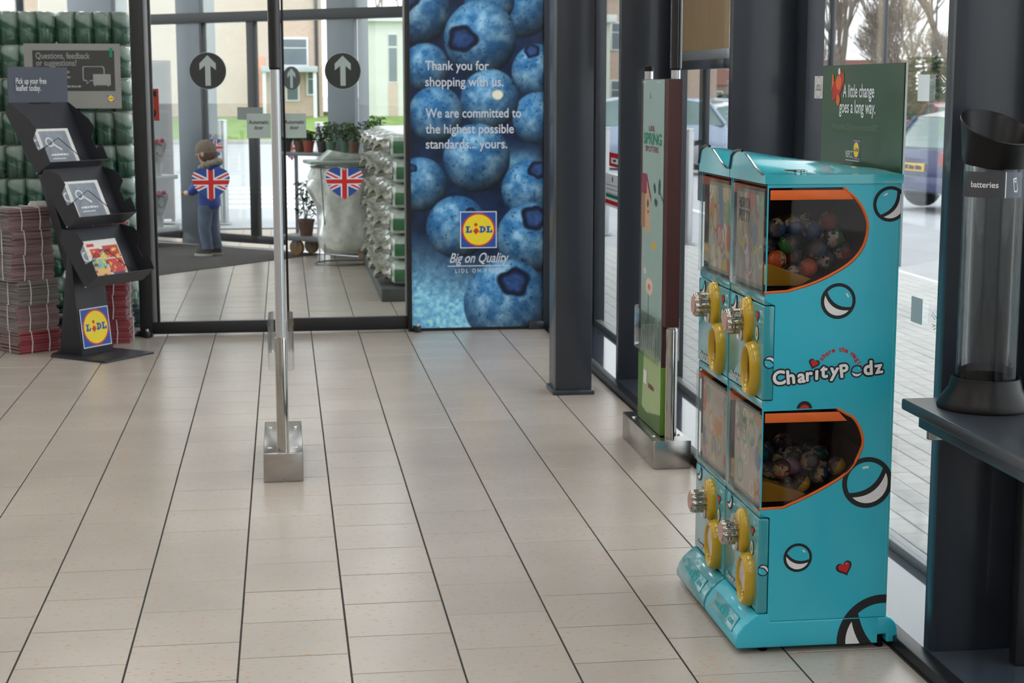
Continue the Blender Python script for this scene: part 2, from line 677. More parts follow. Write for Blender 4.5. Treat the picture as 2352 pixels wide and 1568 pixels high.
def flag_heart(U, V):
    """Union flag cut to a heart"""
    x = (U - .5) * 2
    y = (V - .5) * 2
    hx = x * 1.15
    hy = y * 1.12 + .115
    inside = (hx * hx + hy * hy - 1) ** 3 - hx * hx * hy ** 3 < 0
    blue = np.array([38, 74, 150.])
    white = np.array([222, 224, 230.])
    red = np.array([196, 34, 36.])
    C = np.ones(U.shape + (3,)) * blue
    for s in (1, -1):
        d = np.abs(y - s * x * .55 - .14)
        C[d < .17] = white
        C[(d < .06)] = red
    C[(np.abs(x) < .20) | (np.abs(y - .14) < .20)] = white
    C[(np.abs(x) < .13) | (np.abs(y - .14) < .13)] = red
    return C, inside

# ------------------------------------------------------------------ the hall: floor of single tiles
def tile_mesh():
    hx, hy, c = .1475, .1479, .0014
    rings = [[(-hx, -hy, -.012), (hx, -hy, -.012), (hx, hy, -.012), (-hx, hy, -.012)],
             [(-hx, -hy, -c), (hx, -hy, -c), (hx, hy, -c), (-hx, hy, -c)],
             [(-hx + c, -hy + c, 0), (hx - c, -hy + c, 0), (hx - c, hy - c, 0), (-hx + c, hy - c, 0)]]
    return MB().loft(rings)


def lay_tiles(floor, x_lo, x_hi, y_lo, y_hi, shown, base_off=0.0):
    proto = tile_mesh().build('floor_tile', 'tile', floor, smooth=0)
    me = proto.data
    first = True
    rest = MB()
    k = int(math.floor((x_lo + .15) / .3))
    while -.15 + .3 * k < x_hi - .01:
        cx = -.15 + .3 * k + .15
        off = (6.155 if k % 2 == 0 else 6.0) + random.uniform(-.006, .006)
        j = int(math.floor((y_lo - off) / .3))
        while off + .3 * j < y_hi - .005:
            y0, y1 = max(off + .3 * j, y_lo), min(off + .3 * j + .3, y_hi)
            cy = (y0 + y1) / 2
            full = y1 - y0 > .299
            if shown(cx, cy) and y1 - y0 > .03:
                if first:
                    o = proto
                    first = False
                else:
                    o = bpy.data.objects.new('floor_tile', me)
                    COL.objects.link(o)
                    o.parent = floor
                o.location = (cx, cy, random.uniform(-.0004, .0004))
                if not full:
                    o.scale = (1, (y1 - y0) / .3, 1)
            elif y1 - y0 > .03:
                hx, hy = .1478, (y1 - y0) / 2 - .0011
                rest.box(cx - hx, cx + hx, cy - hy, cy + hy, -.012, 0)
            j += 1
        k += 1
    if rest.v:
        rest.build('floor_tiling', 'tile', floor, smooth=0, kind='stuff')


floor = struct('floor', label='beige tiled floor of the shop entrance hall')
MB().box(-5.5, 1.655, -3.5, 10.36, -.10, -.0013).build('grout_bed', 'grout', floor, smooth=0)
lay_tiles(floor, -5.55, 1.65, -3.5, 10.36, lambda x, y: y > 3.75 and x + .17 > -.767 - .1634 * (y - 4.256) and y < 10.4)
floor_v = struct('floor_lobby', label='pale tiled floor of the glazed entrance lobby')
MB().box(-2.7, 1.98, 10.36, 15.2, -.10, -.0013).box(-2.7, .75, 15.2, 18.4, -.1, -.0013).build('grout_bed', 'grout', floor_v, smooth=0)
lay_tiles(floor_v, -2.55, 1.95, 10.37, 18.2, lambda x, y: -1.2 < x < 1.1 and y < 15.6 and x > -.17 * y + .5)

# ------------------------------------------------------------------ hall shell behind and above the view
hall_paint = mat('warm_white_wall_paint', (205, 200, 192), .7, noise=(2, .04))
ceil_paint = mat('white_ceiling_board', (215, 213, 208), .8, noise=(3, .04))
for nm, bx in (('wall_left', (-5.6, -5.5, -3.5, 10.45, 0, 3.4)), ('wall_rear', (-5.6, 2.1, -3.6, -3.5, 0, 3.4))):
    o = MB().box(*bx).build(nm, hall_paint, smooth=0)
    o['kind'] = 'structure'
ceiling = MB().box(-5.6, 2.1, -3.6, 10.45, 3.4, 3.5).build('ceiling', ceil_paint, smooth=0)
ceiling['kind'] = 'structure'
ceiling2 = MB().box(-2.75, 2.1, 10.45, 14.0, 3.4, 3.5).box(-2.75, 0.4, 14.0, 17.0, 3.4, 3.5).build('ceiling_lobby', ceil_paint, smooth=0)
ceiling2['kind'] = 'structure'

lamp_m = mat('lit_diffuser', (255, 252, 248), .6, emit=LAMP, noise=(3, .01))


def ceiling_light(x, y, z, label, group):
    t = thing('ceiling_light', label, 'light', (x, y, z), 0, group)
    MB().box(-.16, .16, -.62, .62, -.05, 0).build('housing', 'white', t, bevel=.006)
    MB().box(-.14, .14, -.60, .60, -.058, -.051).build('diffuser', lamp_m, t, smooth=0)


for i, x in enumerate((-4.3, -2.3, -.4, 1.0)):
    for j, y in enumerate((-2.2, 0.0, 2.2, 4.4, 6.6, 8.8)):
        ceiling_light(x, y, 3.4, 'hall ceiling light, %s from the windows, %s row from the doors' % (('fourth', 'third', 'second', 'first')[i], ('sixth', 'fifth', 'fourth', 'third', 'second', 'first')[j]), 'hall ceiling lights')
for x, y, l in ((-1.6, 12.0, 'on the left near the sliding doors'), (.4, 12.0, 'on the right near the sliding doors'), (-1.4, 15.0, 'over the entrance mat')):  # unseen lamps added to brighten the lobby
    ceiling_light(x, y, 3.4, 'added unseen lobby fill light ' + l, 'added lobby fill lights')

# ------------------------------------------------------------------ window wall on the right
wr_ = struct('wall_right', label='floor to ceiling window wall with dark grey fins')
MB().box(1.655, 1.702, -3.5, 10.36, -.05, .036).build('kerb', 'anth_dark', wr_, bevel=.003)
MB().box(1.702, 1.97, -3.5, 14.2, -.05, .030).build('sill', 'sill', wr_, smooth=0)
FINS = (-2.29, -.17, 1.95, 4.07, 6.19, 8.31, 10.43)
for y in FINS:
    MB().box(1.713, 1.962, y, y + .053, .03, 3.4).build('fin', 'anth', wr_, bevel=.002)
    MB().box(1.962, 2.03, y - .135, y + .053, .0, 3.4).build('frame_post', 'anth', wr_, bevel=.003)
MB().box(1.962, 2.03, 12.2, 12.26, 0, 3.4).build('frame_post', 'anth', wr_, bevel=.003)
MB().box(1.962, 2.03, 14.1, 14.2, 0, 3.4).build('frame_post', 'anth', wr_, bevel=.003)
edges = list(FINS) + [12.2, 14.1]
for a, b in zip(edges[:-1], edges[1:]):
    y0, y1 = a + .053, (b - .135 if b < 11 else b)
    MB().box(1.968, 2.012, y0, y1, .030, .062).build('bottom_rail', 'alu_grey', wr_, bevel=.003)
    MB().box(1.984, 1.992, y0, y1, .062, 3.4).build('window_pane', 'glass', wr_, smooth=0)
# dark strip just beyond the pane under the hanging board
MB().box(1.995, 2.02, 7.69, 7.80, 1.0, 1.66).build('pane_strip', 'anth', wr_, bevel=.003)
# small film stickers on the panes
Mg = lambda y, z: frame((0, -1, 0), (0, 0, 1), (1.982, y, z))
b = MB()
b.poly([(-.047, -.041), (.047, -.041), (.047, .041), (-.047, .041)], Mg(5.965, 1.545), 0, 0)
b.text('LiDL', .032, Mg(5.965, 1.533) @ Matrix.Scale(-1, 4, (1, 0, 0)), .0006, 1, 'C', .01)
b.poly(circ(0, 0, .039, 30), Mg(5.965, 1.545), .0003, 2)
b.poly(circ(0, 0, .037, 30), Mg(5.965, 1.545), .0004, 0)
b.build('round_logo_sticker', ['white', 'ink', 'alu_grey'], wr_, smooth=0)
pale = mat('pale_grey_film', (206, 214, 214), .6, noise=(9, .04))
pale2 = mat('grey_film', (170, 182, 182), .6, noise=(9, .04))
for y, z, m in ((4.943, 1.543, pale), (4.93, .845, pale2)):
    b = MB().poly([(-.047, -.041), (.047, -.041), (.047, .041), (-.047, .041)], Mg(y, z), 0, 0)
    b.build('film_sticker', m, wr_, smooth=0)


def pale_heart(U, V):
    C, k = flag_heart(U, V)
    g = C.mean(-1, keepdims=True)
    return np.where(g > 150, 225., 190.) * np.ones(C.shape), k & (np.abs(g[..., 0] - 95) > 12)


for y, z in ((4.745, 1.545), (4.745, .82)):
    raster('flag_film_sticker', .13, .10, 40, 40, pale_heart, Mg(y, z), wr_)
# notices on the far pane
b = MB()
Mn = lambda y, z: frame((0, -1, 0), (0, 0, 1), (1.982, y, z))
b.poly([(-.16, -.042), (.16, -.042), (.16, .042), (-.16, .042)], Mn(9.78, 1.11), 0, 0)
b.poly([(-.1, -.018), (.12, -.018), (.12, .016), (-.1, .016)], Mn(9.78, 1.105), .0006, 1)
b.scribble(-.04, .05, .014, Mn(9.78, 1.098), .0012, 2, 3)
b.build('red_notice_sticker', ['red', 'white', 'ink'], wr_, smooth=0)
b = MB()
b.poly([(-.2, -.1), (.24, -.1), (.24, .1), (-.2, .1)], Mn(9.86, .92), 0, 0)
for k, (yy, m) in enumerate(((.03, 3), (.005, 3), (-.02, 3), (-.035, 1), (-.045, 1))):
    b.poly([(-.17, yy), (.21, yy), (.21, yy + .004 + .008 * (m == 1)), (-.17, yy + .004 + .008 * (m == 1))], Mn(9.86, .92), .0006, m)
b.poly([(-.19, -.085), (.23, -.085), (.23, -.06), (-.19, -.06)], Mn(9.86, .92), .0006, 2)
b.poly(circ(.03, .07, .018, 20), Mn(9.86, .92), .0006, 4)
b.build('printed_notice_sticker', ['white', 'teal_print', 'red', 'alu_grey', 'logo_blue'], wr_, smooth=0)

# free-standing steel column near the poster
c = thing('steel_column', 'dark grey square steel column standing right of the blueberry poster', 'column', (1.435, 8.17, 0))
MB().cbox((0, 0, 1.7), (.187, .20, 3.4)).build('shaft', 'anth', c, bevel=.004)
MB().cbox((0, 0, .0125), (.215, .225, .025)).build('base_collar', 'anth', c, bevel=.006)

# hanging board in the window
t = thing('hanging_board', 'beige notice board with grey edge hanging high in the window', 'board', (1.95, 7.62, 1.64))
oak = mat('beige_board_back', (132, 112, 82), .6, noise=(3, .12), stretch=(1, 8, .4))
MB().box(-.012, .012, -.47, .30, .07, 1.3).build('board', oak, t, smooth=0)
MB().box(-.018, .02, -.50, .335, .03, .075).build('bottom_edge', 'alu_grey', t, bevel=.002)
MB().box(-.022, .024, -.50, .335, -.012, .03).build('bottom_channel', 'anth', t, bevel=.002)
MB().box(-.018, .02, .30, .335, .075, 1.3).build('side_edge', 'alu_grey', t, bevel=.002)
for y in (-.4, .2):
    MB().cyl((0, y, 1.3), (0, y, 1.76), .004, n=6).build('hanger_wire', 'alu', t)

# ------------------------------------------------------------------ glazed wall and sliding doors at the far end
YW = 10.40
wb_ = struct('wall_back', label='glazed partition with sliding doors at the end of the hall')
MB().box(-.912, -.838, YW - .05, YW + .07, 0, 3.4).build('door_post', 'anth_dark', wb_, bevel=.003)
MB().box(.768, .792, YW - .05, YW + .07, 0, 3.4).build('door_post', 'anth_dark', wb_, bevel=.003)
MB().box(1.64, 1.70, YW - .05, YW + .07, 0, 3.4).build('wall_post', 'anth', wb_, bevel=.003)
MB().box(-5.5, 1.70, YW - .06, YW + .08, 2.32, 2.52).build('header', 'anth_dark', wb_, bevel=.003)
MB().box(-5.5, -.912, YW - .02, YW + .03, 0, .035).build('bottom_rail', 'anth_dark', wb_, bevel=.003)
MB().box(-2.02, -1.96, YW - .04, YW + .05, 0, 3.4).build('wall_post', 'anth_dark', wb_, bevel=.003)
MB().box(-1.96, -.912, YW - .004, YW + .004, .035, 2.32).build('window_pane', 'glass', wb_, smooth=0)
MB().box(-5.5, -2.02, YW - .004, YW + .004, .035, 2.32).build('window_pane', 'glass', wb_, smooth=0)
MB().box(-5.5, 1.70, YW - .004, YW + .004, 2.52, 3.4).build('window_pane', 'glass', wb_, smooth=0)
MB().box(.792, 1.64, YW + .012, YW + .03, .0, 2.32).build('backing_panel', 'anth_dark', wb_, smooth=0)
MB().box(.792, 1.64, YW - .03, YW + .01, 0, .012).build('bottom_rail', 'anth_dark', wb_, smooth=0)
MB().box(1.545, 1.64, YW - .06, YW - .029, .0, .055).build('corner_bracket', 'anth', wb_, bevel=.003)
for x in (-.868, .822):
    g = MB().cyl((x, YW - .075, 0), (x, YW - .075, .04), .024, n=16).box(x - .024, x + .024, YW - .075, YW - .03, 0, .038).build('floor_guide', 'anth_dark', wb_, bevel=.003)
    MB().cyl((x, YW - .075, .04), (x, YW - .075, .055), .012, n=6).build('guide_nut', 'screw', g)

white_film = mat('frosted_film_print', (164, 178, 174), .6, noise=(12, .04))
dark_film = mat('charcoal_film_print', (42, 46, 44), .5, noise=(12, .06))


def arrow_sign(parent, M, r, ring=True):
    b = MB()
    b.poly(circ(0, 0, r, 48), M, 0, 0)
    b.poly(circ(0, 0, r * .978, 48), M, .0005, 1)
    a = [(-.14, -.80), (.15, -.80), (.15, .28), (.44, .04), (.44, .40), (0, .84), (-.44, .40), (-.44, .04), (-.14, .28)]
    b.poly([(p[0] * r, p[1] * r) for p in a], M, .001, 0)
    return b.build('arrow_sticker', [white_film, dark_film], parent, smooth=0)


Fd = lambda x, z, y=YW - .022: frame((1, 0, 0), (0, 0, 1), (x, y, z))
for nm, x0, x1, xs, xn, rail in (('door_1', -.836, -.012, -.453, -.150, .088), ('door_2', .0, .766, .376, .070, .096)):
    d = struct(nm, ((x0 + x1) / 2, YW, 0), label='sliding glass door leaf with arrow and flag heart stickers')
    P = lambda bb, n, m, **k: bb.build(n, m, d, world=True, **k)
    P(MB().box(x0, x1, YW - .02, YW + .02, .012, rail), 'bottom_rail', 'anth_dark', bevel=.003)
    if nm == 'door_1':
        P(MB().box(x0, x0 + .03, YW - .02, YW + .02, rail, 2.32), 'stile', 'alu_grey', bevel=.003)
        P(MB().box(x0 + .03, x0 + .046, YW - .02, YW + .02, rail, 2.32), 'stile', 'anth_dark', bevel=.003)
        P(MB().box(x1 - .008, x1, YW - .016, YW + .016, rail, 2.32), 'stile', 'black', bevel=.001)
        gx0, gx1 = x0 + .046, x1 - .008
    else:
        P(MB().box(x1 - .013, x1, YW - .02, YW + .02, rail, 2.32), 'stile', 'alu_grey', bevel=.003)
        P(MB().box(x0, x0 + .014, YW - .016, YW + .016, rail, 2.32), 'stile', 'black', bevel=.001)
        gx0, gx1 = x0 + .014, x1 - .013
    P(MB().box(gx0, gx1, YW - .005, YW + .005, rail, 2.32), 'window_pane', 'glass', smooth=0)
    Ml = frame((1, 0, 0), (0, 0, 1), (xs - d.location.x, -.009, 1.645))
    arrow_sign(d, Ml, .113)
    raster('flag_heart_sticker', .236, .205, 130, 116, flag_heart, frame((1, 0, 0), (0, 0, 1), (xs - d.location.x, -.009, .945)), d)
    b = MB()
    Mk = frame((1, 0, 0), (0, 0, 1), (xn - d.location.x, -.009, 1.308))
    b.poly([(-.073, -.076), (.073, -.076), (.073, .076), (-.073, .076)], Mk, 0, 0)
    b.text('Automatic', .034, Mk @ TR(0, .012), .0006, 1, 'C', .02, width=.122)
    b.text('door', .034, Mk @ TR(0, -.022), .0006, 1, 'C', .02, width=.056)
    b.build('door_notice_sticker', [white_film, dark_film], d, smooth=0)

# ------------------------------------------------------------------ slanted outer front of the lobby
OA = math.atan2(-.658, .753)
col_hazed = mat('column_paint_with_haze', (112, 120, 128), .3, noise=(2, .06), coat=.2)  # haze of glass reflections put into the columns' lighter colour
wo_ = struct('wall_front', (-.13, 16.0, 0), OA, label='slanted outer glass front of the lobby')
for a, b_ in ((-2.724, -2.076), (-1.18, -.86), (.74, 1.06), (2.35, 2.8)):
    MB().box(a, b_, -.02, .20, 0, 3.4).build('front_column', col_hazed, wo_, bevel=.004)
MB().box(-3.2, 2.8, -.05, .10, 2.165, 2.262).build('header', 'anth_dark', wo_, bevel=.004)
for a, b_ in ((-.86, .16), (1.06, 2.35), (-2.076, -1.18)):
    if a != .16:
        MB().box(a, b_, -.03, .03, .04, .118).build('bottom_rail', 'anth_dark', wo_, bevel=.003)
        MB().box(a + .03, b_, -.005, .005, .118, 2.165).build('window_pane', 'glass', wo_, smooth=0)
MB().box(-3.2, 2.8, .0, .012, 2.262, 3.4).build('window_pane', 'glass', wo_, smooth=0)
for a in (-.86, -.245, .125):
    wd = .095 if a == -.245 else .035
    MB().box(a, a + wd, -.03, .03, .04, 2.165).build('door_stile', 'anth_dark', wo_, bevel=.003)
MB().box(-3.2, 2.8, -.15, -.06, -.01, .006).build('threshold', 'alu', wo_, bevel=.002)
Fo = lambda x, z: frame((1, 0, 0), (0, 0, 1), (x, -.012, z))
arrow_sign(wo_, Fo(.30, 1.628) @ TR(), .112)
raster('flag_heart_sticker', .20, .20, 60, 60, flag_heart, Fo(-.70, .945), wo_)
raster('flag_heart_sticker', .20, .20, 60, 60, flag_heart, Fo(.285, .955), wo_)
g_film = mat('grey_film_back', (120, 124, 122), .6, noise=(12, .04))
b = MB().poly([(-.165, -.06), (.165, -.06), (.165, .06), (-.165, .06)], Fo(-.205, 1.295) @ TR(0, 0, .03), 0, 0)
b.build('notice_film_back', g_film, wo_, smooth=0)
mat_m = mat('charcoal_entrance_matting', (74, 70, 68), .95, noise=(70, .25), bump=(160, .5, .006))
m_ = tag(MB().box(-3.0, .75, -2.6, -.17, -.002, .006).build('entrance_mat', mat_m, loc=(-.13, 16.0, 0), rz=OA, bevel=.002), 'large charcoal entrance mat on the lobby floor', 'mat')
wl_ = struct('wall_lobby', label='glazed left side of the lobby')
ly = [10.5, 12.5, 14.5, 16.5, 18.4]
for y in ly:
    MB().box(-2.80, -2.72, y - .04, y + .04, 0, 3.4).build('frame_post', 'anth', wl_, bevel=.003)
for a, b_ in zip(ly[:-1], ly[1:]):
    MB().box(-2.79, -2.73, a + .04, b_ - .04, 0, .08).build('bottom_rail', 'anth', wl_, bevel=.003)
    MB().box(-2.764, -2.756, a + .04, b_ - .04, .08, 3.4).build('window_pane', 'glass', wl_, smooth=0)

# ------------------------------------------------------------------ blueberry poster panel
def berries(U, V):
    x = U * 312
    y = (1 - V) * 757
    n1 = vnoise(U, V, 9, 22, 1, 4)
    n2 = vnoise(U, V, 40, 95, 5, 3)
    C = np.zeros(U.shape + (3,))
    low = np.clip((y - 520 - .35 * x) / 150, 0, 1)
    ice = np.stack([60 + 110 * n2, 120 + 110 * n2, 165 + 80 * n2], -1)
    dark = np.stack([8 + 18 * n1, 16 + 32 * n1, 34 + 50 * n1], -1)
    C = dark * (1 - low[..., None]) + ice * low[..., None]
    mid = np.exp(-(((x - 250) / 60) ** 2 + ((y - 372) / 26) ** 2))[..., None]
    C = C * (1 - .7 * mid) + .7 * mid * ice
    L = [(20, 30, 76, (-10, 5, 34)), (262, 12, 78, None), (185, 5, 60, None), (300, 165, 64, (285, 118, 20)), (300, 272, 62, None), (36, 156, 56, None), (164, 90, 86, (122, 92, 38)),
         (186, 228, 70, None), (60, 262, 66, None), (22, 422, 64, (4, 385, 12)), (155, 362, 80, None), (282, 436, 70, (300, 390, 26)),
         (108, 522, 74, (140, 490, 16)), (284, 548, 84, (292, 502, 36)), (226, 700, 104, (243, 652, 42))]
    for i, (cx, cy, r, cr) in enumerate(L):
        dx, dy = (x - cx) / r, (y - cy) / r
        rr = np.sqrt(dx * dx + dy * dy) * (1 + .04 * (n1 - .5))
        a = np.clip((1 - rr) * r / 3, 0, 1)
        nz = np.sqrt(np.clip(1 - rr * rr, 0, 1))
        sh = np.clip(.36 + .48 * nz - .36 * dy - .18 * dx, .08, 1.2)
        bl = vnoise(U, V, 14, 34, 20 + i, 4)
        bloom = np.clip((bl - .30) * 2.2, 0, 1) * (.35 + .65 * nz)
        base = np.stack([44 + 110 * bloom, 106 + 92 * bloom, 160 + 66 * bloom], -1) * sh[..., None]
        sp = vnoise(U, V, 60, 140, 50 + i, 2) > .76
        base[sp] *= .62
        if cr:
            ex, ey, er = cr
            th = np.arctan2(y - ey, x - ex)
            d = np.sqrt((x - ex) ** 2 + ((y - ey) * 1.15) ** 2) / (er * (1 + .07 * np.cos(5 * th + i) + .06 * np.cos(3 * th + 2 * i)))
            k = np.clip((1 - d) * 6, 0, 1)[..., None]
            inn = np.clip((.72 - d) * 4, 0, 1)[..., None]
            cc = np.array([10, 18, 40.]) * (1 - inn) + np.stack([18 + 36 * n2, 40 + 48 * n2, 78 + 60 * n2], -1) * inn
            base = base * (1 - k) + cc * k
        C = C * (1 - a[..., None]) + base * a[..., None]
    d = np.sqrt((x - 204) ** 2 + ((y - 218) * 1.2) ** 2) / 15
    k = np.clip((1 - d) * 4, 0, 1)[..., None]
    C = C * (1 - k) + k * np.array([205, 200, 180.])
    return C * 1.22, None


ps = thing('poster', 'tall blueberry poster panel with white thank you text beside the sliding doors', 'poster', (1.216, YW - .02, 0))
PW, PH = .846, 2.30
MB().box(-PW / 2, PW / 2, -.004, .03, .012, 2.31).build('panel', 'anth_dark', ps, smooth=0)


def berries_tall(U, V):
    # the frame shows the lower 2.09 m of the 2.3 m print; above it the berries go on
    v2 = V * PH / 2.09
    C, _ = berries(U, np.clip(v2, 0, 1))
    top = v2 > 1
    if top.any():
        C2, _ = berries(1 - U, np.clip(2 - v2, 0, 1))
        C[top] = C2[top]
    return C, None


raster('berry_print', PW, PH - .012, 170, 440, berries_tall, frame((1, 0, 0), (0, 0, 1), (0, -.006, PH / 2 + .012)), ps, 'gloss_print')
b = MB()
pm = lambda x, z: frame((1, 0, 0), (0, 0, 1), (x - 1.216, -.0075, z))
soft = mat('pale_lettering', (206, 214, 226), .5, noise=(20, .03))
for s, z, x1 in (('Thank you for', 1.652, 1.292), ('shopping with us.', 1.552, 1.384), ('We are committed to', 1.357, 1.497), ('the highest possible', 1.258, 1.450), ('standards... yours.', 1.163, 1.408)):
    b.text(s, .082, pm(.889, z), 0, 0, 'L', .012, width=x1 - .889)
b.text('Big on Quality', .088, pm(1.222, .437) @ Matrix(((1, .28, 0, 0), (0, 1, 0, 0), (0, 0, 1, 0), (0, 0, 0, 1))), 0, 0, 'C', .012, width=.372)
b.poly([(-.2, -.003), (.2, -.003), (.2, .003), (-.2, .003)], pm(1.222, .415), 0, 0)
b.text('L I D L   O N   P R I C E', .036, pm(1.222, .372), 0, 0, 'C', .016, width=.30)
b.build_lines('lettering', soft, ps, smooth=0)
logo(ps, pm(1.222, .646) @ TR(0, 0, .001), .235)

# ------------------------------------------------------------------ feedback sign on the left pane
fs = thing('feedback_sign', 'grey framed questions and feedback sign on the left glass pane', 'sign', (-1.263, YW - .012, 1.612))
grey_b = mat('grey_sign_board', (142, 143, 140), .6, noise=(3, .05))
grey_d = mat('charcoal_sign_print', (58, 60, 60), .6, noise=(5, .05))
grey_t = mat('pale_sign_print', (150, 152, 152), .6, noise=(9, .05))
MB().box(-.285, .285, -.004, .004, -.195, .195).build('board', grey_b, fs, smooth=0)
fm = lambda x, z: frame((1, 0, 0), (0, 0, 1), (x, -.005, z))
MB().poly([(-.235, -.09), (.25, -.09), (.25, .155), (-.235, .155)], fm(0, 0), 0, 0).build('dark_field', grey_d, fs, smooth=0)
b = MB()
for s, z, x, wd, sz in (('Questions, feedback', .105, -.215, .32, .052), ('or suggestions?', .062, -.215, .24, .052), ):
    b.text(s, sz, fm(x, z), .0008, 0, 'L', .01, width=wd)
for k, (z, x0, x1) in enumerate(((.018, -.12, -.02), (-.012, -.12, -.01), (-.042, -.12, -.04), (-.068, -.12, .05))):
    b.scribble(x0, x1, .012, fm(0, z), .0008, 0, 5 + k)
ring = [(.065, .06), (.18, .06), (.19, .05), (.19, -.02), (.18, -.03), (.1, -.03), (.08, -.05), (.08, -.03), (.065, -.03), (.058, -.02), (.058, .05)]
b.poly(ring, fm(0, 0), .0008, 0)
b.poly([(x * .9 + .0125, z * .88 + .0025) for x, z in ring], fm(0, 0), .0012, 1)
b.poly([(.12, .012), (.225, .012), (.225, -.055), (.215, -.055), (.21, -.065), (.2, -.055), (.135, -.055), (.13, -.062), (.12, -.05)], fm(0, 0), .0016, 0)
b.build_lines('lettering', [grey_t, grey_d], fs, smooth=0)
logo(fs, fm(.222, -.135) @ TR(0, 0, .001), .042)
MB().poly([(.222, .115), (.240, .115), (.240, .17), (.222, .17)], fm(0, 0), .0016, 0).build('green_tab', 'teal_print', fs, smooth=0)


# ------------------------------------------------------------------ security gate stands
def gate_stand(label, x, y, name='security_gate'):
    t = thing(name, label, 'security gate', (x, y, 0), 0, 'security gates across the entrance')
    bl = MB().box(-.0785, .0785, 0, .63, 0, .118).build('base_block', 'steel', t, bevel=.005)
    MB().box(-.006, .010, -.0012, .0, .0005, .016).build('base_slot', 'alu_grey', bl, smooth=0)
    for sx in (-1, 1):
        for yy in (.10, .50):
            MB().lathe([(.0001, .0045), (.006, .0045), (.011, .002), (.0125, 0)], 14, M=TR(sx * .052, yy, .118)).build('cap_screw', 'screw', bl)
    for i, yy in enumerate((.044, .53)):
        MB().lathe([(.024, .118), (.024, .566), (.0225, .574), (.0185, .576)], 28, M=TR(0, yy)).build('sleeve', 'chrome', t)
        MB().cyl((0, yy, .5), (0, yy, 1.615), .0185, n=28).build('upright', 'alu', t)
        MB().lathe([(.0195, 1.612), (.0215, 1.614), (.0215, 1.632), (.018, 1.636)], 24, M=TR(0, yy)).build('end_cap', 'black', t)
    MB().cyl((0, .044, 1.62), (0, .044, 3.4), .0235 if True else 0, n=24).build('cable_tube', 'gloss_black', t)
    # clear loop round both uprights
    pts = []
    for i in range(33):
        a = PI * i / 32
        pts.append((.052 * math.cos(a), .52 + .06 * math.sin(a)))
    for i in range(33):
        a = PI + PI * i / 32
        pts.append((.052 * math.cos(a), .14 + .075 * math.sin(a)))
    inner = [(px * .955, (py - .33) * .994 + .33) for px, py in pts]
    bands = []
    b = MB()
    b.loft([[(p[0], p[1], .432) for p in pts], [(p[0], p[1], .607) for p in pts]], 0, False)
    b.loft([[(p[0], p[1], .432) for p in inner], [(p[0], p[1], .607) for p in inner]], 0, False)
    n = len(pts)
    for z in (.432, .607):
        b.add([(p[0], p[1], z) for p in pts] + [(p[0], p[1], z) for p in inner], [(i, (i + 1) % n, n + (i + 1) % n, n + i) for i in range(n)])
    b.build('clear_band', 'clear', t)
    return t


g1 = gate_stand('bare steel security gate post standing alone in the middle of the floor', -.027, 6.387)
g2 = gate_stand('steel security gate post by the window, wrapped in a spring themed sign', 1.55, 6.395)
# sign wrapped round the second gate
spr = thing('spring_sign', 'tall pale blue and brown spring sign slotted over the right security gate', 'sign', (1.55, 6.395, 0))
br = mat('brown_card', (66, 26, 24), .55, noise=(5, .08))
gr = mat('grass_green_card', (92, 140, 34), .55, noise=(5, .08))
MB().box(-.034, .024, .018, .52, .582, 1.578).box(-.034, .024, .074, .52, .41, .5815).build('sign_body', br, spr, bevel=.003)
MB().box(-.034, .024, .074, .52, .122, .4095).build('sign_foot', gr, spr, bevel=.006)


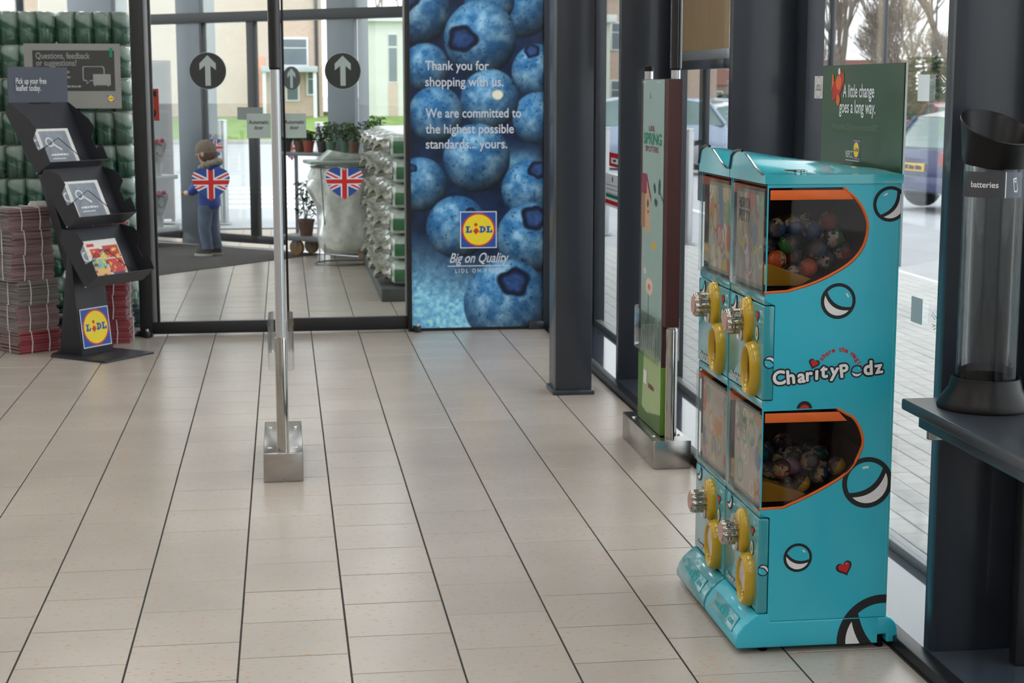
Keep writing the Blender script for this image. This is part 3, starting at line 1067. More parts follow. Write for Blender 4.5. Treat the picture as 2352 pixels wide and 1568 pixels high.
def spring_print(U, V):
    C = np.ones(U.shape + (3,)) * np.array([148, 176, 172.])
    z = .12 + V * 1.46
    C *= (1 + .04 * (vnoise(U, V, 4, 12, 3, 2)[..., None] - .5))
    C[(U < .10)] = [50, 22, 22]
    hill = z < .40 + .05 * np.sin(U * 3)
    C[hill] = [160, 184, 128]
    C[hill & (U < .22 + .3 * (z - .3))] = [66, 118, 36]
    C[(z < .17 + .06 * np.abs(U - .4))] = [60, 98, 30]
    for k in range(9):
        u0 = .14 + .09 * k
        C[(np.abs(U - u0 - .15 * (z - .5)) < .012) & (z > .4) & (z < .47 + .05 * ((k * 7) % 3))] = [40, 96, 60]
    # birdhouse
    hx = (U - .06) / .42
    ridge = 1.185 - .05 * np.abs(hx - .45)
    wall = (z > .955 - .02 * (hx > .45) * hx) & (z < 1.15) & (hx > 0) & (hx < .93)
    C[wall] = [196, 164, 128]
    C[wall & (hx < .42)] = [150, 118, 92]
    roof = (hx > .02) & (hx < .55) & (z > 1.10) & (z < 1.185)
    C[roof] = [136, 34, 66]
    gable = (hx >= .55) & (hx < 1.02) & (z > 1.185 - .20 * (hx - .5) - .012) & (z < 1.19 - .20 * (hx - .55))
    C[(hx >= .55) & (hx < 1.0) & (z >= 1.19 - .20 * (hx - .55)) & (z < 1.2)] = [148, 176, 172]
    C[gable] = [110, 20, 40]
    C[((hx - .68) / .10) ** 2 + ((z - 1.064) / .018) ** 2 < 1] = [70, 42, 30]
    C[(np.abs(hx - .72) < .07) & (np.abs(z - 1.03) < .006)] = [110, 70, 50]
    # leaves
    for (u0, z0, au, az, ang) in ((.64, 1.135, .05, .022, .8), (.84, 1.145, .05, .034, -.4), (.70, 1.078, .07, .016, .6)):
        C[((U - u0 - ang * (z0 - z)) / au) ** 2 + ((z - z0) / az) ** 2 < 1] = [28, 70, 58]
    C[(np.abs(U - .98 + (1.095 - z) * -4.5) < .03) & (z > 1.075) & (z < 1.13) & (U > .66)] = [28, 70, 58]
    # flower and blossoms
    C[((U - .45) / .15) ** 2 + ((z - .715) / .036) ** 2 < 1] = [222, 196, 180]
    C[((U - .45) / .06) ** 2 + ((z - .715) / .013) ** 2 < 1] = [190, 110, 90]
    C[(np.abs(U - .42) < .014) & (z > .45) & (z < .68)] = [40, 80, 70]
    C[((U - .62) / .08) ** 2 + ((z - .895) / .02) ** 2 < 1] = [216, 170, 40]
    C[((U - .25) / .06) ** 2 + ((z - .775) / .014) ** 2 < 1] = [210, 205, 200]
    return C, None


raster('sign_print', .432, 1.454, 80, 240, spring_print, frame((0, -1, 0), (0, 0, 1), (-.0355, .296, .849)), spr)
b = MB()
sm = lambda y, z: frame((0, -1, 0), (0, 0, 1), (-.0365, y, z))
b.text('SPRING', .064, sm(.285, 1.312), 0, 0, 'C', .03, width=.33)
b.text('SPOTTERS', .032, sm(.295, 1.280), 0, 1, 'C', .02, width=.24)
b.text('LiDL', .030, sm(.30, 1.366), 0, 1, 'C', .02, width=.11)
b.text('L', .03, sm(.33, 1.50), 0, 2, 'C', .02)
for yy in (.18, .46):
    b.poly([(-.04, 0), (.04, 0), (.04, .002), (-.04, .002)], sm(yy, 1.565), 0, 3)
b.scribble(-.05, .06, .022, sm(.26, .285), 0, 1, 9)
b.poly([(-.03, -.03), (.03, -.03), (.03, .03), (-.03, .03)], sm(.37, .32), 0, 3)
b.build_lines('lettering', ['teal_print', 'maroon', 'ink', 'white'], spr, smooth=0)

# ------------------------------------------------------------------ capsule vending towers
XF, XB = 1.262, 1.633
Z0, ZS = .015, .092
WIN = ([(1.263, 1.282), (1.475, 1.283), (1.519, 1.240), (1.541, 1.200), (1.546, 1.166), (1.534, 1.119), (1.494, 1.073), (1.410, 1.028), (1.327, 1.003), (1.263, 1.000)],
       [(1.263, .681), (1.476, .684), (1.527, .650), (1.551, .601), (1.548, .564), (1.513, .504), (1.428, .452), (1.331, .409), (1.263, .407)])


def smooth_poly(pts, n=5):
    """rounds the bowed right side of a window outline"""
    out = []
    m = len(pts)
    for i in range(m):
        if i in (0, 1, m - 1, m - 2):
            out.append(pts[i])
            if i != 1:
                continue
        if i == m - 1:
            continue
        p0, p1, p2, p3 = pts[max(i - 1, 1)], pts[i], pts[i + 1], pts[min(i + 2, m - 2)]
        if 1 <= i < m - 2:
            for k in range(1, n):
                t = k / n
                q = []
                for a in (0, 1):
                    q.append(.5 * (2 * p1[a] + (p2[a] - p0[a]) * t + (2 * p0[a] - 5 * p1[a] + 4 * p2[a] - p3[a]) * t * t + (3 * p1[a] - p0[a] - 3 * p2[a] + p3[a]) * t ** 3))
                out.append(tuple(q))
            if i + 1 < m - 2:
                out.append(p2)
    ded = []
    for p in out:
        if not ded or abs(p[0] - ded[-1][0]) + abs(p[1] - ded[-1][1]) > 1e-5:
            ded.append(p)
    return ded


WINS = [smooth_poly(q) for q in WIN]
SIDE = lambda y: Matrix(((1, 0, 0, 0), (0, 0, 1, y), (0, 1, 0, 0), (0, 0, 0, 1)))   # (x, z, d) -> (x, y+d, z)


def capsule_icon(b, M, cx, cz, r, rot, box, z=0.0, wide=.19):
    """line drawing of a capsule: black ring, white lower part, white glint (0 black, 1 white, 2 teal)"""
    def put(pts, dz, mi):
        q = [(cx + r * (p[0] * math.cos(rot) - p[1] * math.sin(rot)), cz + r * (p[0] * math.sin(rot) + p[1] * math.cos(rot))) for p in pts]
        q = clip_poly(q, *box)
        if len(q) >= 3:
            b.poly(q, M, z + dz, mi)
    ri = 1 - wide
    put(circ(0, 0, 1, 48), 0, 0)
    a = .12
    up = circ(0, 0, ri, 30, a, PI - a)
    curve = [(ri * math.cos(PI - a) * (1 - 2 * i / 14), -.20 + (ri * math.sin(a) + .20) * (1 - 2 * i / 14) ** 2) for i in range(1, 14)]
    put(up + curve, .0003, 2)
    lo = circ(0, 0, ri, 26, PI + .16, 2 * PI - .16)
    c2 = [(ri * math.cos(.16) * (1 - 2 * i / 14), -.42 + (-ri * math.sin(.16) + .42) * (1 - 2 * i / 14) ** 2) for i in range(1, 14)]
    put(lo + c2, .0003, 1)
    g = circ(0, 0, ri * .80, 7, .9, 1.3) + circ(0, 0, ri * .70, 7, 1.3, .9)
    put(g, .0006, 1)


def card(seed, title, base):
    def fn(U, V):
        r = np.random.default_rng(seed)
        C = np.ones(U.shape + (3,)) * np.array(base, float)
        C += 34 * (vnoise(U, V, 3, 5, seed, 3)[..., None] - .5)
        for k in range(26):
            cu, cv = r.random(2)
            a = .04 + .10 * r.random()
            col = np.array([(190, 70, 60), (200, 180, 60), (80, 150, 110), (90, 120, 170), (150, 90, 140), (220, 215, 205), (200, 130, 60)][r.integers(7)], float) 
            d = np.sqrt(((U - cu) / a) ** 2 + ((V - cv) / (a * 1.2)) ** 2)
            ring_ = r.random() < .55
            m = (d < 1) & ((d > .72) if ring_ else True)
            C[m] = .25 * C[m] + .75 * col
        C[(V > .96) | (V < .04)] = np.array(base) * .7
        return C * .92, None
    return fn


def chrome_knob(parent, y, z):
    M = frame((0, -1, 0), (0, 0, 1), (XF - .018, y, z))     # local z points out of the front
    k = MB()
    rings = []
    n = 96
    for h, s in ((.0, .94), (.004, 1.0), (.040, 1.0), (.046, .95), (.049, .84)):
        rings.append([((.0335 + .0026 * math.cos(12 * 2 * PI * i / n)) * s * math.cos(2 * PI * i / n), (.0335 + .0026 * math.cos(12 * 2 * PI * i / n)) * s * math.sin(2 * PI * i / n), h) for i in range(n)])
    k.loft(rings, 0, True, True, M)
    o = k.build('turn_knob', 'chrome', parent, world=True, smooth=35)
    MB().lathe([(.0255, .049), (.0255, .051), (.0001, .0525)], 28, M=M).build('knob_disc', mat('worn_pinkish_sticker', (186, 150, 140), .5, noise=(60, .25)), o, smooth=30)
    o2 = o.children[0]
    L = parent.location
    o2.data.transform(Matrix.Translation((-L[0], -L[1], -L[2])))


def front_fittings(t, y0, zb, zc, flap):
    """yellow coin bezel with chrome turn knob, and the oval prize cup below it"""
    yc = y0 + .140
    M = frame((0, -1, 0), (0, 0, 1), (XF, yc, zb))
    b = MB()
    b.lathe([(1.0, 0), (1.0, .008), (.93, .018), (.78, .023), (.0001, .024)], 40, 0, M, True, .047, .065)
    bz = b.build('coin_bezel', 'yellow', t, world=True, smooth=50)
    q = MB().prism([(-.030, -.012), (.026, -.018), (.030, .012), (.006, .020), (-.006, .036), (-.030, .034)], .019, .0245, M=M)
    r_ = q.build('coin_plate', 'yellow_dk', t, world=True, bevel=.001)
    q = MB().lathe([(.021, .019), (.023, .026), (.019, .030), (.014, .028)], 24, M=M @ TR(.0, -.036, 0))
    q.build('coin_ring', 'alu', t, world=True)
    chrome_knob(t, yc + .004, zb - .004)
    # oval cup
    yc2 = y0 + .080
    M = frame((0, -1, 0), (0, 0, 1), (XF, yc2, zc))
    b = MB()
    prof = [(1.0, 0), (1.0, .005), (.97, .016), (.91, .024), (.84, .026), (.76, .022), (.70, .008), (.67, -.02), (.64, -.05), (.0001, -.052)]
    b.lathe(prof[:7], 44, 0, M, False, .053, .077)
    b.build('prize_cup', 'yellow', t, world=True, smooth=50)
    MB().lathe(prof[6:], 44, 0, M, False, .053, .077).build('cup_inside', 'yellow_dk', t, world=True, smooth=50)
    if flap:
        f = [(p[0], p[1]) for p in circ(0, .0, .037, 24, 0, PI, .054)] + [(-.028 * (1 - i / 6) + .034 * i / 6, -.004 - .03 * math.sin(PI * .5 * i / 6)) for i in range(1, 7)]
        MB().prism(f, .017, .0195, M=M).build('cup_flap', mat('milky_flap', (186, 168, 158), .25, noise=(60, .2), coat=.4), t, world=True, smooth=30)
    # small heart gem and coin sticker beside the bezel
    b = MB()
    Mf = frame((0, -1, 0), (0, 0, 1), (XF - .0012, y0 + .056, zb + .022))
    b.poly(heart_pts(0, 0, .017, 30), Mf, 0, 0)
    b.poly(heart_pts(0, .001, .0125, 30), Mf, .0004, 1)
    b.build('heart_graphic', ['ink', 'red'], t, world=True, smooth=0)
    b = MB()
    Mf = frame((0, -1, 0), (0, 0, 1), (XF - .0012, y0 + .058, zb - .026))
    b.poly(circ(0, 0, .0145, 28, ry=.0215), Mf, 0, 0)
    b.poly(circ(0, 0, .0125, 28, ry=.0195), Mf, .0004, 1)
    b.poly([(-.003, -.008), (.003, -.008), (.002, .008), (-.001, .008)], Mf, .0008, 0)
    b.build('price_sticker', ['ink', mat('cream_sticker', (212, 204, 160), .5, noise=(30, .04))], t, world=True, smooth=0)


CAPS = []


def drop_balls(y0, y1, zf, n, seed, x_lo=1.292, x_hi=1.50):
    """greedy pile of balls over the sloping hopper floor zf(x)"""
    r = random.Random(seed)
    R = .0268
    placed = []
    for _ in range(n):
        best = None
        for _t in range(46):
            x = r.uniform(x_lo, x_hi)
            y = r.uniform(y0 + .036, y1 - .036)
            z = zf(x) + R * 1.12
            for _k in range(30):
                hit = False
                for p in placed:
                    d2 = (p[0] - x) ** 2 + (p[1] - y) ** 2
                    if d2 < 4 * R * R:
                        zz = p[2] + math.sqrt(max(4 * R * R - d2, 0)) + .0003
                        if zz > z and (z - p[2]) ** 2 + d2 < 4 * R * R - 1e-7:
                            z = zz
                            hit = True
                if not hit:
                    break
            if best is None or z < best[2]:
                best = (x, y, z)
        placed.append(best)
    return placed, R


clear_cap = clear_mat('clear_capsule_shell', (.9, .9, .9), 1.6, .06, haze=.12, haze_c=(210, 215, 215))
CAP_COL = [('red', (176, 50, 40)), ('green', (50, 130, 66)), ('blue', (52, 100, 150)), ('orange', (206, 96, 44)), ('yellow', (200, 180, 60)), ('dark grey', (66, 74, 78)), ('teal', (40, 130, 140)), ('lilac', (140, 116, 150))]
CAP_M = {n: mat(n.replace(' ', '_') + '_capsule_plastic', c, .2, coat=.5, noise=(12, .08)) for n, c in CAP_COL}
toy_m = mat('cream_capsule_insert', (196, 190, 160), .5, noise=(60, .35))


def cap_label_print(seed):
    def fn(U, V):
        r = np.random.default_rng(seed)
        C = np.ones(U.shape + (3,)) * np.array([214, 208, 184.])
        for k in range(12):
            cu, cv = r.random(2)
            d = ((U - cu) / (.05 + .08 * r.random())) ** 2 + ((V - cv) / (.1 + .15 * r.random())) ** 2
            C[d < 1] = [(30, 30, 34), (70, 110, 160), (180, 60, 50), (200, 180, 70)][r.integers(4)]
        return C, None
    return fn


CAP_PROTO = {}


def make_capsule(cname, R):
    """ball of two halves with a printed paper band"""
    base = MB().ball((0, 0, 0), R, 18, 6, t0=PI / 2, t1=PI)
    top = MB().ball((0, 0, 0), R * .995, 18, 6, t0=0, t1=PI / 2)
    seam = MB().lathe([(R * 1.0, -.001), (R * 1.02, -.0004), (R * 1.02, .0006), (R * 1.0, .001)], 18, cap=False)
    ins = MB()
    rings = []
    for zz in (-.35, -.15, .05, .25, .45, .62):
        rr = math.sqrt(1 - zz * zz) * R * 1.004
        rings.append([(rr * math.cos(a * 2 * PI / 22), rr * math.sin(a * 2 * PI / 22), zz * R * 1.004) for a in range(14)])
    ins.loft(rings, 0, False, False)
    return base, top, seam, ins


def band_mat(i, cols):
    m = mat('capsule_band_print_%d' % i, (190, 186, 170), .35, coat=.3)
    t = m.node_tree
    n = t.nodes.new('ShaderNodeTexNoise')
    n.inputs['Scale'].default_value = 42 + 9 * i
    n.inputs['Detail'].default_value = 1
    tc = t.nodes.new('ShaderNodeTexCoord')
    t.links.new(tc.outputs['Object'], n.inputs['Vector'])
    r = t.nodes.new('ShaderNodeValToRGB')
    r.color_ramp.interpolation = 'CONSTANT'
    e = r.color_ramp.elements
    e[0].position = 0
    e[0].color = rgb(*cols[0])
    e[1].position = .36
    e[1].color = rgb(*cols[1])
    for p_, c in ((.60, cols[2]), (.68, cols[3])):
        q = e.new(p_)
        q.color = rgb(*c)
    t.links.new(n.outputs['Fac'], r.inputs['Fac'])
    t.links.new(r.outputs['Color'], t.nodes['Principled BSDF'].inputs['Base Color'])
    return m


band_mats = [band_mat(0, ((30, 32, 34), (206, 202, 178), (80, 126, 176), (196, 186, 80))), band_mat(1, ((40, 44, 60), (190, 196, 200), (176, 70, 60), (40, 120, 110))), band_mat(2, ((26, 26, 28), (200, 190, 160), (120, 160, 90), (70, 100, 160)))]


def capsules(y0, y1, zf, n, seed, where, group, pal, x_hi):
    pl, R = drop_balls(y0, y1, zf, n, seed, x_hi=x_hi)
    r = random.Random(seed + 5)
    for i, p in enumerate(pl):
        cn = pal[i % len(pal)]
        if cn not in CAP_PROTO:
            bs, tp, sm_, ins = make_capsule(cn, R)
            e = thing('toy_capsule', cn + ' toy capsule', 'toy capsule')
            bs.build('capsule_base', CAP_M[cn], e)
            tp.build('capsule_dome', clear_cap, e)
            ins.build('paper_band', band_mats[len(CAP_PROTO) % 3], e)
            CAP_PROTO[cn] = e
            o = e
        else:
            o = copy_tree(CAP_PROTO[cn])
        o.location = p
        o.rotation_euler = (r.uniform(-1.8, 1.8), r.uniform(-1.2, 1.2), r.uniform(0, 6.28))
        o['label'] = '%s and clear toy capsule in the %s' % (cn, where)
        o['group'] = group
        o['category'] = 'toy capsule'


def tower(y0, which):
    near = which == 'near'
    y1 = y0 + .340
    yc = (y0 + y1) / 2
    lab = 'nearer turquoise capsule vending tower with printed side panel and two windows' if near else 'farther turquoise capsule vending tower standing close behind the nearer one'
    t = thing('capsule_vending_machine', lab, 'vending machine', (1.45, yc, 0), 0, 'capsule vending towers by the window')
    P = lambda bb, n, m, **k: bb.build(n, m, t, world=True, **k)
    # side panels with two window openings each
    outer = [(XF + .003, ZS), (XB - .012, ZS), (XB - .003, ZS), (XB, ZS + .01), (XB, 1.292), (XF + .003, 1.292), (XF + .003, .983), (1.2925, .968), (1.2925, .711), (XF + .003, .700), (XF + .003, .396), (1.2925, .384), (1.2925, .113), (XF + .003, .113)]
    hole_eps = [[(max(p[0], XF + .006), p[1]) for p in q] for q in WINS]
    for yy, nm in ((y0, 'side_panel'), (y1 - .005, 'side_panel')):
        P(MB().prism(outer, 0, .005, hole_eps, M=SIDE(yy)), nm, 'teal', smooth=30)
    P(MB().box(XB - .012, XB, y0 + .004, y1 - .004, ZS, 1.292), 'back_panel', 'teal', bevel=.004)
    # rounded back corner strips
    for yy in (y0 + .006, y1 - .006):
        P(MB().cyl((XB - .006, yy, ZS), (XB - .006, yy, 1.292), .0065, n=16), 'corner_strip', 'lid')
    for i, q in enumerate(WINS):
        zt, zb = q[0][1], q[-1][1]
        # tinted side window and orange rim
        ins = [(max(p[0], XF + .004), p[1]) for p in q]
        P(MB().prism(ins, .0015, .0035, M=SIDE(y0)), 'side_window', 'tinted', smooth=0)
        rim = [(p[0] - .003 * (p[0] > 1.3), y0 + .0025, p[1] + (.003 if p[1] < zt - .02 else 0)) for p in q[1:]]
        P(MB().tube(rim, .0042, 8), 'window_rim', 'orange')
        P(MB().prism([(XF + .010, zt - .032), (1.503, zt - .032), (1.478, zt - .006), (XF + .010, zt - .006)], -.0006, .0012, M=SIDE(y0)), 'window_trim', 'orange', bevel=.001)
        P(MB().box(XF + .004, 1.50, y1 - .014, y1 - .007, zt - .030, zt - .004), 'window_trim', 'orange', bevel=.001)
        # hopper inside
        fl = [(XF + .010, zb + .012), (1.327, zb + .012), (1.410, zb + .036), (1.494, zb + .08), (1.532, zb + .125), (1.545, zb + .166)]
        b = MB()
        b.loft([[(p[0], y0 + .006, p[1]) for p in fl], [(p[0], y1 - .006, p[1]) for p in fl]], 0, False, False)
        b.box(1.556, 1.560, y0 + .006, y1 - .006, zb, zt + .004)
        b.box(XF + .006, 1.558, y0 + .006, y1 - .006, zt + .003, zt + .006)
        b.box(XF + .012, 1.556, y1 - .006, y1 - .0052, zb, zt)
        P(b, 'hopper', 'hopper_shade', smooth=30)
        w_ = [(XF + .008, zb + .076), (XF + .022, zb + .077), (1.395, zb + .038), (1.362, zb + .020), (XF + .008, zb + .020)]
        P(MB().prism(w_, .010, y1 - y0 - .02, M=SIDE(y0)), 'chute_wedge', 'yellow', bevel=.002)
        # clear front cover with its printed card
        cv = MB().box(XF - .005, XF - .0025, y0 + .004, y1 - .004, zb - .006, zt - .002)
        P(cv, 'front_cover', 'cover', bevel=.0008)
        fb = MB()
        for (a, bb_) in ((y0 + .002, y0 + .010), (y1 - .010, y1 - .002)):
            fb.box(XF - .005, XF + .006, a, bb_, zb - .008, zt)
        fb.box(XF - .006, XF + .004, y0 + .002, y1 - .002, zb - .010, zb - .004)
        P(fb, 'cover_edge', 'cover', smooth=0)
        cdy = {(True, 0): (.045, .30), (True, 1): (.012, .27), (False, 0): (.02, .25), (False, 1): (.015, .28)}[(near, i)]
        ca, cb = y0 + cdy[0] - .01, y0 + cdy[1]
        wd, ht = cb - ca, (zt - zb) * .93
        basecol = {(True, 0): (150, 148, 140), (True, 1): (184, 176, 168), (False, 0): (186, 178, 150), (False, 1): (184, 172, 160)}[(near, i)]
        raster('display_card', wd, ht, 60, 60, card(31 + 7 * i + 3 * near, None, basecol), frame((0, -1, 0), (0, 0, 1), (XF + .004, (ca + cb) / 2, (zt + zb) / 2 - .004)), t, world=True)
        if near:
            b = MB()
            Mt = lambda dy, z: frame((0, -1, 0), (0, 0, 1), (XF + .003, (ca + cb) / 2 + dy, z))
            if i == 0:
                b.text('HORROR', .040, Mt(.05, zb + .215), 0, 0, 'C', .03, width=.11)
                b.text('PUTTY', .044, Mt(.05, zb + .178), 0, 0, 'C', .03, width=.11)
            else:
                b.text('COSMIC', .030, Mt(.06, zb + .205), 0, 0, 'C', .01, width=.10)
                b.text('PUTTY', .034, Mt(.06, zb + .175), 0, 0, 'C', .01, width=.09)
            b.build('card_lettering', mat('faded_card_ink_%d' % i, (34, 34, 36) if i == 0 else (104, 110, 100), .6, noise=(20, .1)), t, world=True, smooth=0)
    # front doors, rails, base
    for za, zb in ((.712, .967), (.114, .383)):
        zc_ = .785 if za > .5 else .190
        Mdoor = frame((0, -1, 0), (0, 0, 1), (XF, yc, 0))
        hw_ = (y1 - y0) / 2 + .0005
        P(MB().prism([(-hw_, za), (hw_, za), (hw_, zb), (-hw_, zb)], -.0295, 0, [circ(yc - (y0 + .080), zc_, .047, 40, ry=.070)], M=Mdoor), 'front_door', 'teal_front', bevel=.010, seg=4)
    for za, zb in ((.9685, .993), (.686, .7105), (.3845, .402)):
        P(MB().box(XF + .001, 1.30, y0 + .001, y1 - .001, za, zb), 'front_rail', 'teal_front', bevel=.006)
    base = [(1.206, .016), (1.2035, .034), (1.210, .058), (1.226, .082), (1.246, .100), (XF - .0005, .1125), (1.30, .1125), (1.30, ZS - .001), (XB, ZS - .001), (1.648, .086), (1.661, .074), (1.668, .054), (1.669, .030), (1.669, Z0), (1.636, Z0), (1.636, .040), (1.610, .038), (1.610, Z0)]
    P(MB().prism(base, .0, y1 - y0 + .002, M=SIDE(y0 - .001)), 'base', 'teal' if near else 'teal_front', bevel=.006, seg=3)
    # raised lip pad with embossed lettering
    A = Vector((1.232, 0, .0885))
    B_ = Vector((1.2085, 0, .0475))
    dn = (B_ - A).normalized()
    Me = frame((0, -1, 0), (-dn.x, 0, -dn.z), ((A.x + B_.x) / 2 - .004, yc, (A.z + B_.z) / 2 + .002))
    P(MB().prism([(-.12, -.023), (.12, -.023), (.12, .023), (-.12, .023)], -.004, .0015, M=Me), 'lip_pad', 'teal_front', bevel=.002)
    b = MB().text('www.', .026, Me @ TR(-.10, -.008), .0022, 0, 'L', .02)
    b.scribble(-.045, .045, .015, Me @ TR(0, -.008), .0022, 0, 21)
    b.text('.com', .026, Me @ TR(.055, -.008), .0022, 0, 'L', .02)
    b.build_lines('embossed_lettering', 'lid', t, world=True, smooth=0)
    for fx, fy in ((1.29, y0 + .03), (1.29, y1 - .03), (1.622, y0 + .02), (1.622, y1 - .03)):
        P(MB().lathe([(.012, 0), (.014, .004), (.008, .008), (.008, .03)], 14, M=TR(fx, fy, 0)), 'foot', 'black')
    # lid: arched at the front, flatter at the back
    rows = []
    ny = 22
    for k in range(15):
        s = k / 14
        x = XF - .006 + (XB + .004 - XF + .006) * s
        hgt = .050 * (1 - s) ** 1.2 + .006
        row = []
        for j in range(ny + 1):
            v = j / ny
            prof = (.5 - .5 * math.cos(PI * v / .70)) if v < .70 else (.30 + .70 * math.sqrt(max(0, 1 - ((v - .70) / .30) ** 2)) if v < .999 else .0)
            row.append((x, y0 - .003 + (y1 - y0 + .006) * v, 1.316 + hgt * prof))
        row += [(x, y1 + .003, 1.292), (x, y0 - .003, 1.292)]
        rows.append(row)
    P(MB().loft(rows), 'lid', 'lid', smooth=50, bevel=0)
    rim = [(XF - .007, p[1], p[2] + .001) for p in rows[0][14:ny + 1]]
    P(MB().tube(rim, .004, 8), 'lid_edge_line', 'gloss_black')
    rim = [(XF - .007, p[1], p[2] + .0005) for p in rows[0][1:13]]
    P(MB().tube(rim, .003, 8), 'lid_edge_highlight', 'chrome')  # chrome bead added to draw the highlight along the lid's front edge
    Ml = TR(1.36, yc - .095, 1.3225)
    P(MB().lathe([(.035, 0), (.035, .002), (.031, .0028)], 32, M=Ml, sy=.6), 'lock_ring', 'chrome')
    P(MB().lathe([(.030, 0), (.030, .0034), (.0001, .0036)], 32, M=Ml, sy=.6), 'lock_recess', 'black')
    front_fittings(t, y0, .912, .785, False)
    front_fittings(t, y0, .313, .190, True)
    # small lettering on the front
    for zz in (.722, .125):
        b = MB()
        for s_, off_, mi, dz in (('CharityPodz', .06, 0, 0), ('CharityPodz', .012, 1, .0005)):
            b.text(s_, .022, frame((0, -1, 0), (0, 0, 1), (XF - .0012, y1 - .03, zz + .006)), dz, mi, 'L', off_)
        P(b, 'small_lettering', ['ink', 'white'], smooth=0)
    Mf = frame((0, -1, 0), (0, 0, 1), (XF - .0015, 0, 0))
    for z_, r_ in ((.945, .035), (.365, .03)):
        b = MB()
        capsule_icon(b, Mf @ TR(-(y1 - .045), z_), 0, 0, r_, .6, (-1, 1, -1, .02))
        P(b, 'front_graphic', ['ink', 'white', 'teal'], smooth=0)
    if near:
        side_graphics(t, y0)
    P_ = (lambda x: max(1.012, 1.012 + .35 * max(0, x - 1.34))), (lambda x: max(.419, .419 + .35 * max(0, x - 1.34)))
    pal = (['red', 'green', 'blue', 'dark grey', 'yellow', 'red', 'green', 'dark grey', 'orange', 'blue'], ['teal', 'blue', 'green', 'lilac', 'orange', 'blue', 'teal', 'dark grey', 'yellow'])
    nb = (56, 34) if near else (16, 12)
    for i in (0, 1):
        nm = '%s window of the %s vending tower' % (('upper', 'lower')[i], ('farther', 'nearer')[near])
        capsules(y0, y1, P_[i], nb[i], 5 + i + 10 * near, nm, 'toy capsules in the ' + nm, pal[i], 1.50)
    return t


def side_graphics(t, y0):
    Ms = frame((1, 0, 0), (0, 0, 1), (0, y0 - .0008, 0))
    P = lambda bb, n, m: bb.build(n, m, t, world=True, smooth=0)
    full = (XF, XB - .0005, ZS, 1.292)
    for cx, cz, r, rot, bx in ((1.603, 1.237, .0475, .95, full), (1.467, .978, .0485, -.55, full), (1.374, .270, .0405, -.28, full), (1.5655, .475, .0715, .62, full)):
        b = MB()
        capsule_icon(b, Ms, cx, cz, r, rot, bx, 0)
        P(b, 'capsule_graphic', ['ink', 'white', 'teal'])
    b = MB()
    Mb = frame((1, 0, 0), (0, 0, 1), (0, y0 - .0025, 0))
    capsule_icon(b, Ms, 1.622, .025, .130, -.72, (1.3, XB - .0005, ZS, .4), 0)
    capsule_icon(b, Mb, 1.622, .025, .130, -.72, (1.3, 1.608, Z0 + .002, ZS - .003), 0)
    P(b, 'capsule_graphic', ['ink', 'white', 'teal'])
    b = MB()
    Md = frame((1, 0, 0), (0, 0, 1), (0, y0 - .0013, 0))
    capsule_icon(b, Md, 1.2805, .815, .0175, PI - .5, (1.262, 1.2912, .72, .96), 0)
    capsule_icon(b, Md, 1.2765, .238, .0165, PI - .6, (1.262, 1.2912, .12, .38), 0)
    P(b, 'capsule_graphic', ['ink', 'white', 'teal'])
    b = MB()
    b.poly(heart_pts(1.508, .235, .0235, 36, .38), Ms, 0, 0)
    b.poly(heart_pts(1.508, .2365, .0175, 36, .38), Ms, .0003, 1)
    b.poly(circ(1.509, .243, .0075, 6, .4, 1.2) + circ(1.509, .243, .006, 6, 1.2, .4), Ms, .0006, 2)
    P(b, 'heart_graphic', ['ink', 'red', 'white'])
    b = MB()
    b.poly(clip_poly(circ(1.381, .685, .022, 30), 1.2, 1.7, .6865, .8), Ms, 0, 0)
    b.poly(clip_poly(circ(1.381, .683, .014, 30), 1.2, 1.7, .6865, .8), Ms, .0003, 1)
    P(b, 'heart_graphic', ['ink', 'red', 'white'])
    # big name lettering, letter by letter
    k = .9836
    f = lambda px, py: (((px - 1792.0) / 807.0 + 1.331) * k, 1.545 - (1.545 - (.786 - (py - 838 + (px - 2035) * .0 - 3) / 817.0)) * k)
    S = 1.0
    L = [('C', 1793, 877, .052, 8), ('h', 1819, 876, .052, 6), ('a', 1843, 874, .050, 4), ('r', 1861, 871, .050, 4), ('ı', 1877, 868, .052, 0), ('t', 1894, 864, .054, 2), ('y', 1917, 862, .050, -2), ('P', 1942, 864, .050, 8), ('d', 1996, 860, .054, 4), ('z', 2021, 857, .050, 8)]
    for ch, px, py, sz, a in L:
        x, z = f(px, py)
        M = Ms @ TR(x, z, 0, math.radians(a))
        P(MB().bold(ch, sz, M, .125, 18, 0), 'letter_outline', 'ink')
        P(MB().bold(ch, sz, M, .035, 10, .0006), 'letter', 'white')
    x, z = f(1969, 852)
    b = MB()
    capsule_icon(b, Ms, x, z, .0175, -.08, full, .0008, .2)
    P(b, 'capsule_graphic', ['ink', 'white', 'teal'])
    x, z = f(1870, 832)
    b = MB()
    b.poly(heart_pts(x, z, .0155, 36, -.3), Ms, .0008, 0)
    b.poly(heart_pts(x, z + .0006, .0108, 36, -.3), Ms, .0011, 1)
    P(b, 'heart_graphic', ['ink', 'red'])
    b = MB()
    txt = 'share the magic'
    cx, cz = f(1927, 858)
    r = .071
    for i, ch in enumerate(txt):
        if ch == ' ':
            continue
        a = math.radians(137 - i * (137 - 22) / (len(txt) - 1))
        M = Ms @ TR(cx + r * .86 * math.cos(a), cz + r * math.sin(a) - .008, 0, a - PI / 2)
        b.text(ch, .0185, M, .0003, 0, 'C', .03)
    P(b, 'tagline_lettering', 'red')


tower(4.20, 'near')
tower(4.553, 'far')

